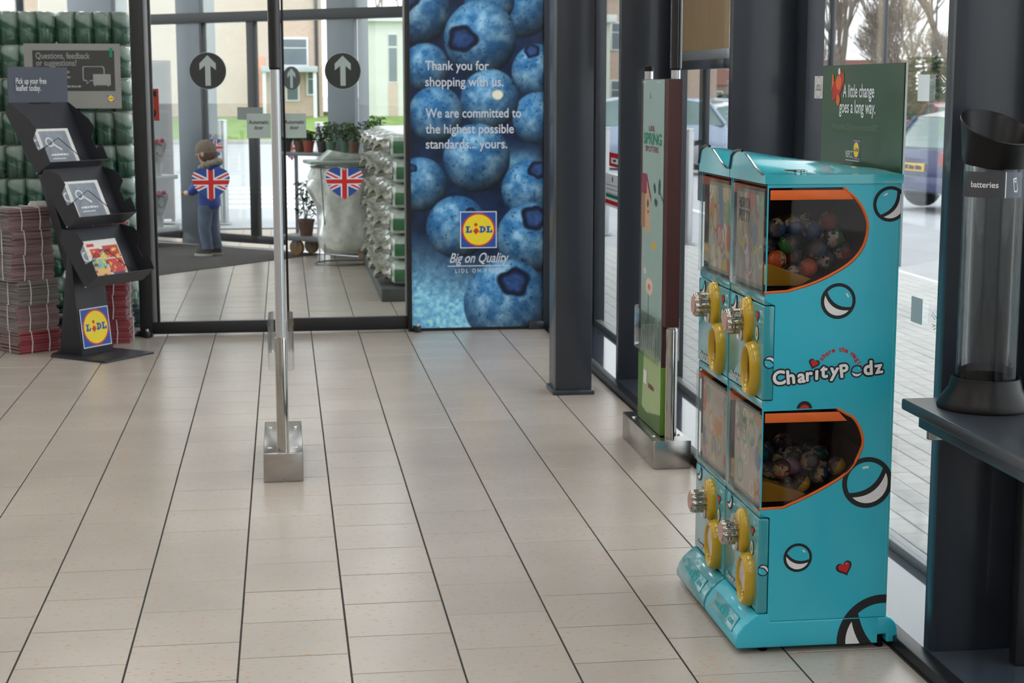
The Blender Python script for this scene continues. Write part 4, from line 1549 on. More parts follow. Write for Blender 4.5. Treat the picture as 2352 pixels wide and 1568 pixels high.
# ------------------------------------------------------------------ green charity board behind the towers
gs = thing('charity_sign', 'dark green charity board with white text standing behind the vending towers', 'sign', (1.692, 4.70, 1.05))
green_b = mat('dark_green_board_print', (32, 72, 46), .35, noise=(2, .10), coat=.2)
MB().box(-.002, .002, -.345, .345, .0, .562).build('printed_face', green_b, gs, smooth=0)
MB().box(.002, .008, -.345, .345, .0, .562).build('foam_core', 'white', gs, smooth=0)
gm = lambda y, z: frame((0, -1, 0), (0, 0, 1), (-.003, y, z))
b = MB()
b.text('A little change', .055, gm(.150, .466), 0, 0, 'L', .012, width=.268)
b.text('goes a long way.', .055, gm(.180, .419), 0, 0, 'L', .012, width=.312)
b.text('NSPCC', .030, gm(.11, .286), 0, 0, 'L', .006, width=.062)
b.poly([(0, 0), (.12, 0), (.12, .002), (0, .002)], gm(.11, .277), 0, 0)
b.text("We're donating 25p from every toy to the NSPCC", .026, gm(.24, .369), 0, 1, 'L', .0, width=.40)
b.build_lines('lettering', ['white', mat('faint_grey_lettering', (110, 128, 116), .5, noise=(20, .05))], gs, smooth=0)
logo(gs, gm(.015, .311), .054)
b = MB()
Mt = gm(.21, .492) @ Matrix.Scale(.85, 4)
b.poly([(-.045, -.045), (.02, -.03), (.06, .0), (.07, .04), (.05, .065), (.0, .03), (-.04, .02)], Mt, 0, 0)
b.poly(circ(.022, .02, .03, 20, ry=.026), Mt, .0004, 1)
b.poly(circ(.02, -.042, .020, 20, ry=.02), Mt, .0004, 1)
b.poly([(-.055, -.01), (-.03, .02), (-.035, .05), (-.05, .05)], Mt, .0003, 1)
b.poly([(.065, .02), (.072, .0), (.074, .04), (.066, .075)], Mt, .0003, 1)
b.poly(circ(.025, .06, .012, 16), Mt, .0003, 2)
b.build('toy_plane_graphic', ['red', 'orange', 'white'], gs, smooth=0)
for y in (-.25, .25):
    MB().box(-.03, -.003, y - .02, y + .02, .02, .10).build('fixing_bracket', 'alu_grey', gs, bevel=.002)

# ------------------------------------------------------------------ recycling table with the battery tube
tb = thing('side_table', 'dark grey side table holding the battery recycling tube', 'table', (1.77, 3.5, 0))
MB().box(-.183, .18, -.72, .53, .712, .742).build('table_top', 'anth', tb, bevel=.006, seg=3)
MB().box(-.15, .15, -.68, .49, .672, .712).build('apron', 'anth', tb, bevel=.003)
for sx in (-.14, .14):
    MB().box(sx - .02, sx + .02, -.68, -.64, 0, .672).build('leg', 'anth_dark', tb, bevel=.003)
MB().box(.12, .16, .43, .47, .031, .672).build('leg', 'anth_dark', tb, bevel=.003)
MB().prism([(0, 0), (.05, 0), (.055, .006), (.05, .022), (.0, .026)], 0, .02, M=frame((1, 0, 0), (0, 0, 1), (-.135, .47, .644))).build('cable_clip', 'alu', tb, bevel=.002)

bt = thing('battery_tube', 'clear battery recycling tube with black cup top and grey batteries label', 'container', (1.752, 3.885, .742))
MB().lathe([(.118, 0), (.120, .006), (.112, .022), (.092, .050), (.085, .078), (.079, .080), (.079, .02), (.0001, .018)], 48).build('base_ring', 'black', bt, smooth=50)
bb = MB()
bb.lathe([(.0765, .03), (.0765, .625)], 56, 0, None, False)
bb.lathe([(.0735, .03), (.0735, .625)], 56, 0, None, False)
bb.build('tube', 'tube', bt)
b = MB()
n = 64
def cup_ring(r, zf, zb):
    return [(r * math.cos(2 * PI * i / n), r * math.sin(2 * PI * i / n), (zf + zb) / 2 + (zb - zf) / 2 * math.sin(2 * PI * i / n - .25)) for i in range(n)]
b.loft([cup_ring(.0785, .604, .622), cup_ring(.0815, .606, .640), cup_ring(.087, .655, .735), cup_ring(.0895, .664, .746), cup_ring(.087, .667, .749), cup_ring(.082, .660, .740), cup_ring(.073, .622, .665), cup_ring(.058, .606, .63), cup_ring(.045, .60, .612)], 0, False)
b.build('cup_top', 'black', bt, smooth=50)
lab_m = mat('slate_label', (54, 58, 64), .35, noise=(10, .05), coat=.3)
lab_m2 = mat('blue_grey_label', (76, 86, 98), .35, noise=(10, .05), coat=.3)
def arc(a0, a1, z0, z1, r, m, name, nn=24):
    q = MB().loft([[(r * math.cos(a0 + (a1 - a0) * i / nn), r * math.sin(a0 + (a1 - a0) * i / nn), z) for i in range(nn + 1)] for z in (z0, z1)], 0, False, False)
    return q.build(name, m, bt)
V0 = math.atan2(-3.885, -1.752)
arc(V0 - 1.30, V0 + .335, .535, .598, .0775, lab_m, 'label')
arc(V0 + .365, V0 + .98, .535, .598, .0775, lab_m2, 'label_side')
arc(V0 + .335, V0 + .365, .535, .598, .0777, MT['white'], 'label_divider', 4)
b = MB()
vs, fs_ = text_geo('batteries', .012)
b.add([((.0782) * math.cos(V0 - .80 + (x * .0205) / .0782), .0782 * math.sin(V0 - .80 + (x * .0205) / .0782), .560 + y * .0205) for x, y in vs], fs_)
cyl = lambda u, z: (.0782 * math.cos(V0 + .66 + u / .0782), .0782 * math.sin(V0 + .66 + u / .0782), .566 + z)
ol = [(-.0085 * c_, .0) for c_ in (1,)]
cap_ = [(-.006, .016), (.004, .020), (.010, -.012), (.006, -.018), (-.001, -.016)]
ins_ = [(p[0] * .72 + .0008, p[1] * .80) for p in cap_]
m5 = len(cap_)
b.add([cyl(*p) for p in cap_] + [cyl(*p) for p in ins_], [(i, (i + 1) % m5, m5 + (i + 1) % m5, m5 + i) for i in range(m5)])
b.add([cyl(*p) for p in ((-.003, .0085), (.004, .0085), (.004, .0100), (-.003, .0100))], [(0, 1, 2, 3)])
b.add([cyl(*p) for p in ((-.0003, .0055), (.0014, .0055), (.0014, .0130), (-.0003, .0130))], [(0, 1, 2, 3)])
b.build('lettering', 'white', bt, smooth=0)

# ------------------------------------------------------------------ leaflet stand (local x across, -y to the front)
LS = thing('leaflet_stand', 'dark grey metal leaflet stand with three trays and a shop logo', 'display stand', (-1.098, 9.68, 0), math.radians(52))
SV = lambda x: Matrix(((0, 0, 1, x), (-1, 0, 0, 0), (0, 1, 0, 0), (0, 0, 0, 1)))   # (n, z, across)
MB().prism([(-.20, -.23), (.20, -.23), (.20, .20), (.12, .26), (-.12, .26), (-.20, .20)], 0, .012, M=TR(0, -.02, 0)).build('base_plate', 'stand', LS, bevel=.002)
pst = MB()
pst.prism([(0, .012), (-.045, .41), (-.06, .60), (-.09, .60), (-.182, .012)], -.125, .125, M=SV(0))
pst.build('post', 'stand', LS, bevel=.002)
MB().prism([(-.06, .50), (-.40, 1.42), (-.44, 1.42), (-.14, .50)], -.10, .10, M=SV(0)).build('spine', 'stand', LS, bevel=.002)
head = MB().prism([(-.392, 1.44), (-.384, 1.661), (-.392, 1.661), (-.400, 1.44)], -.23, .23, M=SV(0)).build('header_plate', mat('slate_header_steel', (74, 78, 92), .5, noise=(4, .05)), LS, smooth=0)
b = MB()
Mh = lambda x, z, n=-.3835: frame((1, 0, 0), (0, -.036, 1), (x, -n, z))
for s, z, wd in (('Pick up your free', 1.565, .235), ('leaflet today.', 1.525, .19)):
    b.text(s, .048, Mh(-.18, z, -.384), .004, 0, 'L', .006, width=wd)
b.build('lettering', 'white', head, smooth=0)
MB().poly([(-.08, 0), (.08, 0), (.08, .006), (-.08, .006)], Mh(0, 1.452, -.388), .004, 0).build('header_slot', 'black', head, smooth=0)
TRAYS = [(-.196, 1.057, -.084, 1.128, .45), (.022, .762, .124, .826, .36), (.147, .428, .246, .500, .36)]
tray_front = mat('slate_tray_steel', (60, 62, 68), .4, noise=(4, .06))
leaf_grey = mat('grey_leaflet_print', (134, 142, 152), .5, noise=(20, .2))
for k, (vn, vz, ln, lz, bl) in enumerate(TRAYS):
    dn, dz = -.438, .899
    top = (vn + dn * bl, vz + dz * bl)
    off = (.003 * dz, -.003 * dn)
    b = MB()
    b.prism([(vn, vz), (top[0], top[1]), (top[0] - .003, top[1]), (vn - .003, vz - .002)], -.23, .23, M=SV(0))
    tr = b.build('tray_back', 'stand', LS, smooth=0)
    MB().prism([(vn, vz), (ln, lz), (ln + .002, lz - .002), (vn + .001, vz - .003)], -.23, .23, M=SV(0)).build('tray_lip', tray_front, LS, smooth=0)
    # side cheeks with a square notch
    c1 = (ln + dn * .11, lz + dz * .11)
    c2 = (c1[0] + .02, c1[1] - .03)
    ck = [(vn, vz), (ln, lz), (ln + dn * .095, lz + dz * .095), (ln + dn * .10 - .045, lz + dz * .10 - .03), (ln + dn * .175 - .05, lz + dz * .175 - .03), (ln + dn * .20 - .01, lz + dz * .20), (ln + dn * .26 - .03, lz + dz * .26), top, (top[0] - .03, top[1] - .06)]
    for x in (-.231, .229):
        MB().prism(ck, 0, .002, M=SV(x)).build('tray_cheek', 'stand', LS, smooth=0)
    MB().ball((-.2315, -(vn + .004), vz + .004), .004, 8, 6).build('rivet', 'screw', LS)
    # leaflets standing in the tray
    lab = ('upper', 'middle', 'lower')[k]
    rec = math.atan2(.438, .899)
    for which in (0, 1):
        if which == 0:
            x0, wd, ht, lift = -.230, .24, .24, .0
            l = 'white bordered grey leaflets in the %s tray of the leaflet stand' % lab
        else:
            x0, wd, ht, lift = -.155, .265, .26, .014
            l = ('glossy colour brochure' if k == 2 else 'grey magnifier leaflet stack') + ' leaning in the %s tray of the leaflet stand' % lab
        e = thing('leaflet_stack', l, 'leaflet', (0, 0, 0), 0)
        Lw = Matrix.Translation(LS.location) @ Matrix.Rotation(math.radians(52), 4, 'Z')
        n0 = vn + .008 + .008 * which
        org = Lw @ Vector((x0 + wd / 2, -(n0), vz + .012))
        e.location = org
        e.rotation_euler = (0, 0, math.radians(52))
        Mx = Matrix.Rotation(-rec, 4, 'X')
        MB().box(-wd / 2, wd / 2, -.012, .0, 0, ht, M=Mx).build('pages', 'paper', e, smooth=0)
        Mp = Mx @ frame((1, 0, 0), (0, 0, 1), (0, -.0128, ht / 2))
        if which == 1 and k == 2:
            def fn(U, V):
                C = np.ones(U.shape + (3,)) * np.array([226, 222, 216.])
                for (u0, u1, v0, v1, c) in ((.05, .3, .86, .95, (200, 40, 44)), (.12, .42, .60, .82, (214, 60, 60)), (.5, .98, .55, .86, (196, 62, 60)), (.05, .5, .33, .56, (130, 186, 168)), (.5, .98, .2, .55, (206, 70, 66)), (.05, .5, .04, .33, (230, 180, 120)), (.55, .95, .03, .22, (110, 70, 130))):
                    C[(U > u0) & (U < u1) & (V > v0) & (V < v1)] = c
                n_ = vnoise(U, V, 9, 11, 4, 3)
                C[(n_ > .62) & (V < .8)] = [120, 60, 40]
                C[(n_ < .34) & (V < .8)] = [226, 196, 60]
                return C, None
            raster('cover_print', wd * .97, ht * .97, 40, 40, fn, Mp, e)
        else:
            b = MB()
            bw = .40
            b.poly([(-wd * bw, -ht * .46), (wd * bw, -ht * .46), (wd * bw, ht * .44), (-wd * bw, ht * .44)], Mp, .0, 0)
            b.poly(circ(-.05, .045, .03, 20), Mp, .0006, 1)
            b.poly(circ(-.05, .045, .022, 20), Mp, .001, 0)
            b.poly([(-.03, .03), (-.022, .036), (.03, .0), (.022, -.01)], Mp, .0006, 1)
            b.scribble(-.07, .06, .012, Mp @ TR(0, -.04), .0006, 1, 31 + k)
            b.scribble(-.07, .03, .007, Mp @ TR(0, -.062), .0006, 1, 41 + k)
            b.build('cover_print', [leaf_grey, 'white'], e, smooth=0)
    # elastic cord across the leaflets
    pth = []
    for (x, s) in ((-.231, .10), (-.03, .20), (.13, .03)):
        pth.append((x, -(vn + dn * s + .045 + .02 * (x > -.2)), vz + dz * s + .02))
    MB().tube(pth, .0022, 6).build('retaining_cord', 'black', LS)
logo(LS, frame((1, 0, 0), (0, .113, 1), (.0, .0125, .165)) @ TR(0, 0, .002), .228)

# ------------------------------------------------------------------ newspaper bundles
def news_bundle(label, loc, rz, w_, d_, h_, seed, face):
    t = thing('newspaper_bundle', label, 'newspapers', loc, rz, 'tied newspaper bundles by the leaflet stand')
    r = random.Random(seed)
    n = 13
    body, fold = MB(), MB()
    for i in range(n):
        z0, z1 = h_ * i / n, h_ * (i + .94) / n
        a, c_ = r.uniform(-.009, .009), r.uniform(-.009, .009)
        body.box(-w_ / 2 + a, w_ / 2 + a, -d_ / 2 + c_, d_ / 2 + c_, z0, z1)
    po = body.build('paper_stack', [face, news_g], t, bevel=.003)
    for q in po.data.polygons:
        q.material_index = 1 if abs(q.normal.x) > .7 else 0
    for x in (-w_ * .22, w_ * .2):
        e = .008
        MB().tube([(x, -d_ / 2 - e, .004), (x + .006, -d_ / 2 - e - .002, h_ * .5), (x, -d_ / 2 - e, h_ + .002), (x, d_ / 2 + e, h_ + .002), (x, d_ / 2 + e, .004)], .0028, 6).build('string', 'white', t)
    y = -d_ * .1
    MB().tube([(-w_ / 2 - .008, y, .004), (-w_ / 2 - .009, y, h_ * .5), (-w_ / 2 - .008, y, h_ + .003), (w_ / 2 + .008, y, h_ + .003), (w_ / 2 + .008, y, .004)], .0028, 6).build('string', 'white', t)


news_g = mat('grey_newsprint_edges', (128, 122, 118), .8, noise=(3, .3), stretch=(1, 1, 60))
news_p = mat('pinkish_newsprint_edges', (140, 116, 116), .8, noise=(3, .35), stretch=(2, 2, 40))
news_r = mat('red_folded_newsprint', (150, 70, 78), .7, noise=(3, .5), stretch=(1, 1, 60))
zs = 0
order = ['bottom', 'second', 'third', 'fourth', 'fifth', 'topmost']
for i, h_ in enumerate((.128, .155, .142, .15, .145, .13)):
    news_bundle('%s newspaper bundle of the stack left of the leaflet stand' % order[i], (-1.53 + random.uniform(-.015, .015), 9.93 + random.uniform(-.01, .01), zs), math.radians(38 + random.uniform(-5, 5)), .27, .24, h_, 40 + i, (news_r, news_p, news_g, news_p, news_p, news_p)[i])
    zs += h_
zs = 0
for i, h_ in enumerate((.15, .15, .15, .15, .14)):
    news_bundle('%s red edged newspaper bundle of the stack behind the leaflet stand' % ('bottom', 'second', 'third', 'fourth', 'topmost')[i], (-1.085 + random.uniform(-.01, .01), 10.20 + random.uniform(-.01, .01), zs), math.radians(-4 + random.uniform(-4, 4)), .27, .21, h_, 60 + i, news_r)
    zs += h_
tag(MB().box(-.05, .05, -.03, .03, 0, .02).box(-.042, .046, -.025, .03, .02, .032).build('card_holder', 'paper', loc=(-1.44, 9.93, .851), rz=.3, bevel=.002), 'small white card holder on top of the left newspaper stack', 'card holder')

# ------------------------------------------------------------------ kitchen roll packs behind the glass
def film_pack_mat(name, g, flip):
    m = bpy.data.materials.new(name)
    m.use_nodes = True
    t = m.node_tree
    p = t.nodes['Principled BSDF']
    p.inputs['Roughness'].default_value = .22
    p.inputs['Coat Weight'].default_value = .5
    tc = t.nodes.new('ShaderNodeTexCoord')
    sep = t.nodes.new('ShaderNodeSeparateXYZ')
    t.links.new(tc.outputs['Object'], sep.inputs[0])
    nz = t.nodes.new('ShaderNodeTexNoise')
    nz.inputs['Scale'].default_value = 14
    t.links.new(tc.outputs['Object'], nz.inputs['Vector'])
    # pale film over the shoulders, green print below, slanted border
    fr = t.nodes.new('ShaderNodeMath')
    fr.operation = 'FRACT'
    sc_ = t.nodes.new('ShaderNodeMath')
    sc_.operation = 'MULTIPLY'
    sc_.inputs[1].default_value = 1 / .115
    t.links.new(sep.outputs['X'], sc_.inputs[0])
    t.links.new(sc_.outputs[0], fr.inputs[0])
    mu = t.nodes.new('ShaderNodeMath')
    mu.operation = 'MULTIPLY_ADD'
    mu.inputs[1].default_value = .060
    t.links.new(fr.outputs[0], mu.inputs[0])
    t.links.new(sep.outputs['Z'], mu.inputs[2])
    ad = t.nodes.new('ShaderNodeMath')
    ad.operation = 'MULTIPLY_ADD'
    ad.inputs[1].default_value = .03
    t.links.new(nz.outputs['Fac'], ad.inputs[0])
    t.links.new(mu.outputs[0], ad.inputs[2])
    r = t.nodes.new('ShaderNodeValToRGB')
    e = r.color_ramp.elements
    e[0].position = 0.0
    e[0].color = rgb(*g)
    e[1].position = 1.0
    e[1].color = rgb(196, 210, 204)
    for pos, c in ((.42, (40, 96, 76)), (.44, (84, 134, 114)), (.47, (44, 102, 80)), (.60, (56, 112, 90)), (.68, (170, 194, 184))):
        q = e.new(pos)
        q.color = rgb(*c)
    mr = t.nodes.new('ShaderNodeMapRange')
    mr.inputs[1].default_value = .02
    mr.inputs[2].default_value = .27
    t.links.new(ad.outputs[0], mr.inputs[0])
    t.links.new(mr.outputs[0], r.inputs['Fac'])
    t.links.new(r.outputs['Color'], p.inputs['Base Color'])
    bp = t.nodes.new('ShaderNodeBump')
    bp.inputs['Strength'].default_value = .5
    bp.inputs['Distance'].default_value = .01
    n2 = t.nodes.new('ShaderNodeTexNoise')
    n2.inputs['Scale'].default_value = 30
    t.links.new(tc.outputs['Object'], n2.inputs['Vector'])
    t.links.new(n2.outputs['Fac'], bp.inputs['Height'])
    t.links.new(bp.outputs['Normal'], p.inputs['Normal'])
    return m


pack_m = film_pack_mat('green_film_wrapped_rolls', (30, 84, 64), False)


def roll_pack():
    """four by two standing rolls under one film"""
    r = .0575
    n = 60
    pts = []
    # scalloped outline
    front = []
    for k in range(4):
        cx = -.1725 + .115 * k
        for j in range(9):
            a = PI + PI * j / 8
            front.append((cx + r * math.cos(a), -r + r * math.sin(a) * .98))
    back = [(-x, -y) for x, y in front]
    out = front + back
    out = [(x * 1.0, y) for x, y in out]
    rings = []
    for z, s, d in ((.0, .90, 0), (.008, .98, 0), (.03, 1, 0), (.098, 1, 0), (.104, .975, 0), (.110, 1, 0), (.175, 1, 0), (.198, .97, 0), (.208, .86, 0)):
        rings.append([(x * s, y * s, z) for x, y in out])
    b = MB().loft(rings)
    return b


rp = roll_pack()
proto = None
ROWN = ['lowest', 'second', 'third', 'fourth', 'fifth', 'sixth', 'seventh', 'eighth', 'top']
pl = tag(MB().box(-.75, .75, -.35, .35, .0, .02).box(-.75, .75, -.35, .35, .10, .125).box(-.75, -.6, -.33, .33, .02, .10).box(-.08, .08, -.33, .33, .02, .10).box(.6, .75, -.33, .33, .02, .10).build('pallet', mat('blue_grey_pallet', (50, 74, 84), .6, noise=(8, .2)), loc=(-1.70, 11.13, 0), bevel=.003), 'blue grey pallet under the tall roll stack behind the left pane', 'pallet')
for row in range(9):
    for c_ in range(3):
        x = -1.185 - .465 * c_
        o = rp.build('roll_pack', pack_m, smooth=60) if proto is None else bpy.data.objects.new('roll_pack', proto.data)
        if proto is None:
            proto = o
        else:
            COL.objects.link(o)
        o.location = (x + random.uniform(-.006, .006), 10.93 + random.uniform(-.006, .006), .127 + .2105 * row)
        o.rotation_euler = (0, 0, random.uniform(-.015, .015))
        tag(o, 'green wrapped roll pack in the %s row behind the left pane' % ROWN[row], 'roll pack', 'roll packs stacked behind the left pane')
        o2 = bpy.data.objects.new('roll_pack', proto.data)
        if row == 8:
            COL.objects.link(o2)
            o2.location = (x, 11.19, .127 + .2105 * row)
            tag(o2, 'green film wrapped roll pack at the back of the top row behind the left pane', 'roll pack', 'roll packs at the back of the top row')
        else:
            bpy.data.objects.remove(o2)

# side stack in the lobby: packs lying with crimped film ends
pk_g = mat('green_pack_print', (30, 112, 62), .3, noise=(10, .25), coat=.4)
pk_w = mat('pale_pack_film', (196, 206, 198), .22, noise=(14, .15), coat=.5, bump=(40, .5))
pk_c = mat('crinkled_clear_film', (188, 188, 176), .16, noise=(18, .35), coat=.8, bump=(30, 1.0, .02))


def lying_pack():
    b = MB()
    # pillow body: rounded box with green middle band, crimped ends on -x
    def ring(x, s, zz=1.0):
        n = 20
        out = []
        for i in range(n):
            a = 2 * PI * i / n
            cy, cz = math.cos(a), math.sin(a)
            q = .5
            out.append((x, .30 * s * math.copysign(abs(cy) ** q, cy), .095 + .092 * zz * s * math.copysign(abs(cz) ** q, cz)))
        return out
    b.loft([ring(-.10, .86), ring(-.08, .97), ring(-.05, 1.0), ring(.20, 1.0), ring(.24, .9)], 0)
    b.loft([ring(-.04, 1.004), ring(-.0, 1.006), ring(.15, 1.006)], 1, False)
    return b


def lying_parts(parent):
    b = lying_pack()
    n = 20
    body = MB()
    def band(y0, y1, z0, z1, mi):
        pass
    b.build('film_wrap', ['pk'], parent)


MT['pk'] = pk_w
lp_mesh = None
side_band = None
for row in range(6):
    for c_ in range(4):
        e = thing('roll_pack', 'crinkled roll pack in the %s row along the right lobby wall' % ROWN[row], 'roll pack', (.905 + random.uniform(-.012, .012), 12.25 + .64 * c_, .10 + .187 * row), random.uniform(-.02, .02), 'roll packs stacked along the right lobby wall')
        if lp_mesh is None:
            b = MB()
            def ring2(x, s):
                return [(x, .305 * s * math.copysign(abs(math.cos(2 * PI * i / 24)) ** .35, math.cos(2 * PI * i / 24)), .093 + .091 * s * math.copysign(abs(math.sin(2 * PI * i / 24)) ** .5, math.sin(2 * PI * i / 24))) for i in range(24)]
            b.loft([ring2(-.13, .82), ring2(-.11, .96), ring2(-.06, 1), ring2(.22, 1), ring2(.25, .9)])
            o = b.build('film_wrap', 'pk', e)
            b = MB()
            rn = [random.uniform(-.02, .02) for _ in range(200)]
            rings = []
            for q, (x, s) in enumerate(((-.125, .86), (-.165, .62), (-.20, .50), (-.235, .58))):
                rings.append([(x + rn[(i * 3 + q) % 200] * .9, .30 * s * math.copysign(abs(math.cos(2 * PI * i / 24)) ** .6, math.cos(2 * PI * i / 24)) + rn[(i + 7 * q) % 200], .093 + .085 * s * math.sin(2 * PI * i / 24) * 1.05 + rn[(i * 5 + q) % 200] * .6) for i in range(24)])
            b.loft(rings, 0, False)
            o2 = b.build('crimped_end', pk_c, e, smooth=25)
            b = MB().box(-.115, .23, -.309, .309, .036, .124)
            o3 = b.build('print_band', pk_g, e, bevel=.006)
            lp_mesh = (o.data, o2.data, o3.data)
        else:
            for nm, dm in zip(('film_wrap', 'crimped_end', 'print_band'), lp_mesh):
                o = bpy.data.objects.new(nm, dm)
                COL.objects.link(o)
                o.parent = e
tag(MB().box(-.22, .25, -.35, 2.35, .0, .095).build('pallet', mat('grey_pallet_plastic', (70, 76, 76), .6, noise=(8, .2)), loc=(.905, 12.2, 0), bevel=.006), 'low grey pallet under the roll packs along the right lobby wall', 'pallet')

# red price card hanging at the left edge of the doors
t = thing('price_card', 'bright red price card ending in nine behind the left door edge', 'sign', (-.90, 11.22, 1.43))
MB().box(-.085, .085, -.002, .002, -.105, .105).build('card', mat('bright_red_card', (226, 60, 40), .5, noise=(9, .04)), t, smooth=0)
b = MB()
b.poly([(-.075, .055), (.07, .055), (.07, .09), (-.075, .09)], frame((1, 0, 0), (0, 0, 1), (0, -.003, 0)), 0, 0)
b.text('9', .085, frame((1, 0, 0), (0, 0, 1), (.045, -.003, -.09)), 0, 0, 'C', .02)
b.build('lettering', 'ink', t, smooth=0)
MB().cyl((-.07, 0, .10), (-.07, 0, 1.95), .002, n=5).build('hanging_string', 'white', t)

# ------------------------------------------------------------------ lobby: bag stand, trolleys, plants, child
bag_m = clear_mat('translucent_white_bag', (.92, .93, .91), .5, .25, haze=.72, haze_c=(238, 240, 234))
wire_m = mat('dull_steel_wire', (120, 122, 116), .35, metal=.8, noise=(20, .1))
bs = thing('waste_bag_stand', 'wire stand holding a big translucent white waste bag in the lobby', 'bag stand', (.52, 14.5, 0), .15)
MB().tube([(.26 * math.cos(2 * PI * i / 40), .20 * math.sin(2 * PI * i / 40), .012) for i in range(40)], .008, 8, closed=True).build('base_ring', wire_m, bs)
MB().tube([(.29 * math.cos(2 * PI * i / 40), .24 * math.sin(2 * PI * i / 40), .86) for i in range(40)], .007, 8, closed=True).build('top_ring', wire_m, bs)
for a in (.5, 2.5, 3.8, 5.6):
    MB().tube([(.26 * math.cos(a), .20 * math.sin(a), .012), (.25 * math.cos(a), .2 * math.sin(a), .3), (.29 * math.cos(a), .24 * math.sin(a), .86)], .005, 6).build('upright_wire', wire_m, bs)
rings = []
r = random.Random(3)
ph = [r.uniform(0, 6.28) for _ in range(8)]
for z, s in ((.09, .25), (.10, .72), (.16, .92), (.22, .97), (.28, .97), (.36, .92), (.42, .88), (.48, .86), (.53, .88), (.58, .91), (.63, .96), (.68, 1.02), (.72, 1.05), (.76, 1.06), (.83, 1.02), (.865, 1.05), (.845, 1.10), (.76, 1.12)):
    ring = []
    for i in range(40):
        a = 2 * PI * i / 40
        k = 1 + .05 * math.sin(3 * a + ph[0] + 6 * z) + .035 * math.sin(7 * a + ph[1] - 9 * z) + .02 * math.sin(13 * a + ph[2] + 20 * z)
        k += .26 * math.exp(-((a - PI) / .55) ** 2) * math.exp(-((z - .66) / .12) ** 2)
        ring.append((.255 * s * k * math.cos(a), .215 * s * k * math.sin(a), z))
    rings.append(ring)
MB().loft(rings, 0, False).build('waste_bag', bag_m, bs, smooth=80)
MB().prism([(-.33, -.20), (.33, -.20), (.33, .20), (-.33, .20)], 0, .03, M=TR(0, 0, .885, ry=.0)).build('lid_tray', mat('grey_green_tray', (150, 162, 154), .4, noise=(6, .1)), bs, bevel=.01)
MB().prism([(-.22, 0), (.30, 0), (-.12, .085)], -.12, .12, M=Matrix(((1, 0, 0, 0), (0, 0, 1, 0), (0, 1, 0, .917), (0, 0, 0, 1)))).build('lid_flap', mat('pale_clear_flap', (176, 184, 178), .3, noise=(14, .3)), bs, bevel=.004)

amber = mat('amber_castor_rubber', (132, 92, 40), .5, noise=(9, .15))
shelf_m = mat('grey_trolley_steel', (104, 106, 106), .5, noise=(6, .1))
deck_w = mat('white_trolley_steel', (196, 202, 202), .45, noise=(6, .06))


def castor(parent, x, y, rr=.075):
    c = MB().lathe([(.0001, -.02), (rr * .9, -.02), (rr, -.012), (rr, .012), (rr * .9, .02), (.0001, .02)], 24, M=TR(x, y, rr, rx=PI / 2)).build('castor_wheel', amber, parent)
    MB().box(x - .02, x + .02, y - .03, y - .024, rr, rr * 2 + .02).box(x - .02, x + .02, y + .024, y + .03, rr, rr * 2 + .02).build('castor_fork', shelf_m, parent)


tr = thing('plant_trolley', 'wheeled plant trolley loaded with potted herbs behind the waste bag', 'trolley', (.50, 15.16, 0), -.62)
castor(tr, -.40, -.12)
castor(tr, .34, -.12)
castor(tr, -.40, .12)
castor(tr, .34, .12)
MB().box(-.60, .52, -.17, .17, .14, .185).build('lower_deck', shelf_m, tr, bevel=.006)
MB().box(-.60, .52, -.17, .17, .925, .955).build('upper_shelf', shelf_m, tr, bevel=.006)
for x in (-.58, .50):
    for y in (-.15, .15):
        MB().box(x - .012, x + .012, y - .012, y + .012, .185, .93).build('corner_post', shelf_m, tr)


def leaf_cloud(n, rx, ry, rz, cz, size, seed, droop=.4):
    r = random.Random(seed)
    b = MB()
    for _ in range(n):
        a = r.uniform(0, 2 * PI)
        q = math.sqrt(r.random())
        zz = cz + rz * r.uniform(-1, 1)
        p = Vector((rx * q * math.cos(a), ry * q * math.sin(a), zz))
        M = Matrix.Translation(p) @ Matrix.Rotation(a, 4, 'Z') @ Matrix.Rotation(r.uniform(-.9, .9), 4, 'Y') @ Matrix.Rotation(r.uniform(-.6, .6), 4, 'X')
        s = size * r.uniform(.6, 1.2)
        b.add([(-s, 0, 0), (0, -.45 * s, .1 * s), (s, 0, -.15 * s), (0, .45 * s, .1 * s)], [(0, 1, 2), (0, 2, 3)], r.randrange(2), M)
    return b


leaf_a = mat('leaf_green', (74, 108, 58), .55, noise=(20, .2))
leaf_b = mat('dark_leaf_green', (44, 76, 44), .55, noise=(20, .2))
leaf_c = mat('fresh_leaf_green', (116, 146, 70), .55, noise=(20, .2))
stem_m = mat('plant_stem', (80, 84, 50), .7, noise=(20, .2))
POTC = [('brown', (96, 66, 52)), ('green', (74, 110, 84)), ('red', (150, 62, 50)), ('dark', (54, 50, 52)), ('grey', (120, 116, 110))]
POTM = {n: mat(n + '_pot_plastic', c, .5, noise=(12, .1)) for n, c in POTC}


def potted(label, loc, pot, ph_, pr, lw, lh, n, seed, group=None, leaf=None, name='potted_herb'):
    t = thing(name, label, 'potted plant', loc, 0, group)
    MB().lathe([(pr * .75, 0), (pr, ph_ * .85), (pr * 1.07, ph_ * .86), (pr * 1.07, ph_), (pr * .95, ph_), (pr * .9, ph_ * .9), (.0001, ph_ * .9)], 16).build('pot', POTM[pot], t)
    b = MB()
    r = random.Random(seed)
    for _ in range(6):
        a = r.uniform(0, 6.28)
        b.tube([(0, 0, ph_ * .8), (lw * .5 * math.cos(a), lw * .5 * math.sin(a), ph_ + lh * .9)], .0025, 4)
    b.build('stem', stem_m, t)
    leaf_cloud(int(n * 1.7), lw, lw, lh * .55, ph_ + lh * .6, .03, seed).build('foliage', leaf or [leaf_a, leaf_b], t, smooth=0)


